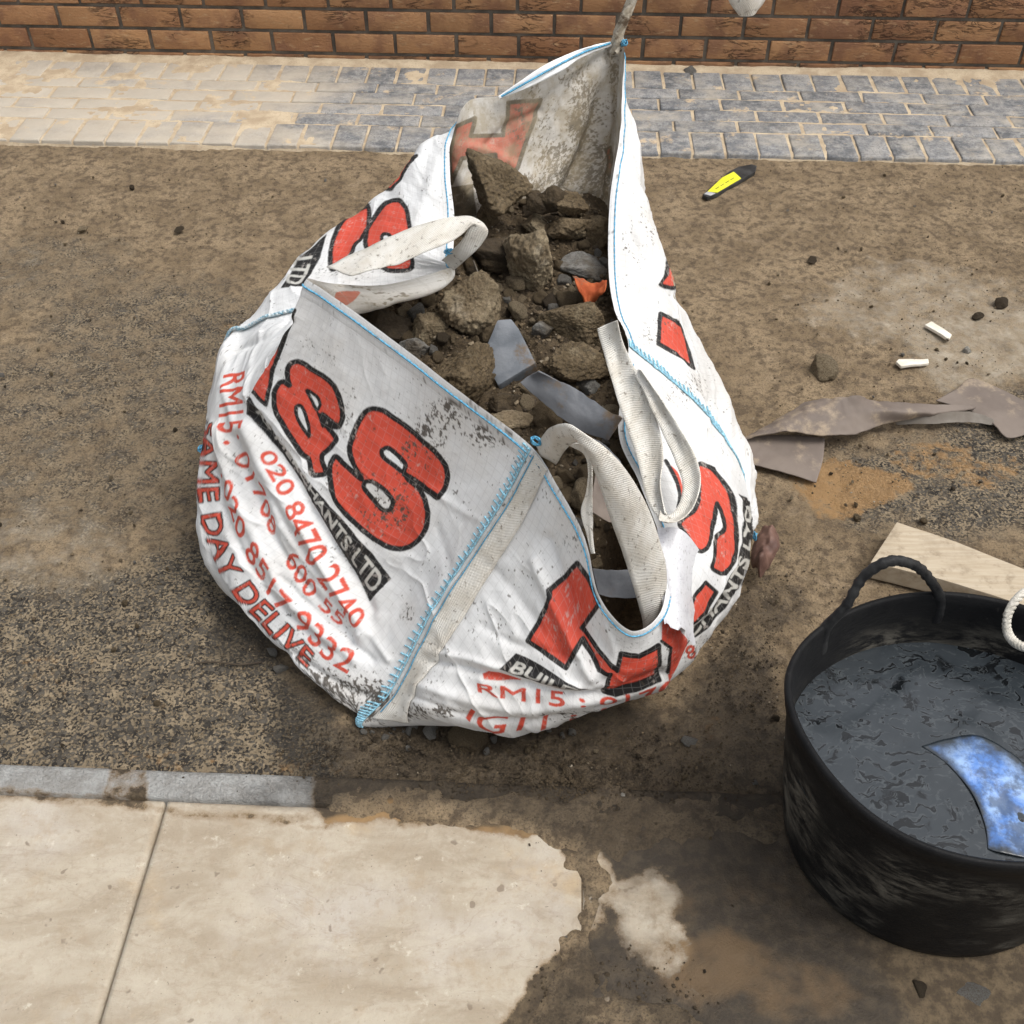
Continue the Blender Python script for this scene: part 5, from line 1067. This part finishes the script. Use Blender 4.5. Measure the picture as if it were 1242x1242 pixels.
# water
wz = .222; ring = np.linspace(0, 1, 60); th = np.linspace(0, 2 * math.pi, 181)[:-1]
RR, TT = np.meshgrid(ring, th, indexing='ij'); f_ = wz / TH; rx = .222 + .05 * f_ ** .8 - .004; ry = .205 + .024 * f_ ** .8 - .004
wx_ = TC[0] + rx * RR * np.cos(TT); wy_ = TC[1] + ry * RR * np.sin(TT); wzz = wz + (fbm(wx_ * 14, wy_ * 14, 0, 90) - .5) * .0025
nw = len(th); ff = [(i * nw + k, (i + 1) * nw + k, (i + 1) * nw + (k + 1) % nw, i * nw + (k + 1) % nw) for i in range(59) for k in range(nw)]
t = NT('dirty_water_with_cement_film'); o = t.geo().outputs['Position']
wv = t.n('ShaderNodeVectorMath', operation='MULTIPLY_ADD'); t.l(t.noise(o, 9, 4, .6, col=True), wv.inputs[0]); wv.inputs[1].default_value = (.09, .09, .09); t.l(o, wv.inputs[2])
v1 = t.noise(wv.outputs[0], 17, 5, .6, dist=1.0); v2 = t.noise(t.mapping(wv.outputs[0], sc=(1, 2.4, 1), rot=(0, 0, .5)), 26, 3, .5, dist=1.5)
hole = t.ramp(v2, .57, .63); hole2 = t.ramp(v1, .57, .66); hole = t.math('MAXIMUM', hole, hole2)
edge = t.math('MULTIPLY', t.ramp(v2, .53, .56), t.ramp(v2, .60, .57))
cc = t.mix(hole, t.mix(t.noise(o, 20, 5, .6), (.016, .020, .024), (.038, .045, .051)), (.006, .007, .008)); cc = t.mix(t.math('MULTIPLY', edge, .35), cc, (.085, .095, .10))
link('water', mesh_np('water', np.stack([wx_, wy_, wzz], 2).reshape(-1, 3), np.array(ff)), t.fin(cc, t.ramp(hole, 0, 1, .16, .04), t.bump(t.math('ADD', v1, t.math('MULTIPLY', hole, -.15)), .12, .004), .5), tub)['label'] = 'dark water under a patchy grey cement film'
t = NT('painted_blue_reflection'); o = t.geo().outputs['Position']  # blue reflection painted as colour, fading to film colour at its edges
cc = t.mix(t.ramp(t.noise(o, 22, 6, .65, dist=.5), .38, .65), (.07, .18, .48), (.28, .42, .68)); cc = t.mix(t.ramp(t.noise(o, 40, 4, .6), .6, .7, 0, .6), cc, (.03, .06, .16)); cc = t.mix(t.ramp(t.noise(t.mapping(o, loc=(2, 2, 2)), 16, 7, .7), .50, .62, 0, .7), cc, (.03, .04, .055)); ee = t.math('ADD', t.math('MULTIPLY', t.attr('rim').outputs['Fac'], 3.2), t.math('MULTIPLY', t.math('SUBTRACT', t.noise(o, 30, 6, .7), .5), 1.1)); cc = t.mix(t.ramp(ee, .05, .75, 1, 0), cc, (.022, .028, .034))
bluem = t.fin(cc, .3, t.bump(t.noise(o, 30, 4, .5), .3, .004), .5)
hb = wz + .0005  # added sheet just above the water carries the blue reflection
sheet('blue_reflection', [[(1118,905,hb),(1150,896,hb+.002),(1185,892,hb+.003),(1225,912,hb+.003),(1262,945,hb)],[(1150,928,hb),(1172,930,hb+.004),(1205,932,hb+.005),(1238,948,hb+.003),(1265,972,hb)],[(1178,962,hb),(1195,966,hb+.001),(1218,972,hb+.001),(1245,985,hb+.001),(1275,1000,hb)],[(1194,1000,hb),(1208,1006,hb+.001),(1225,1012,hb+.001),(1248,1020,hb),(1278,1028,hb)],[(1198,1030,hb),(1210,1034,hb+.001),(1228,1038,hb+.001),(1250,1042,hb),(1280,1044,hb)]], bluem, 'pale blue sheet standing in for a reflection on the dark tub water', 'painted reflection', nz=.0022, thick=.0004, seed=22)
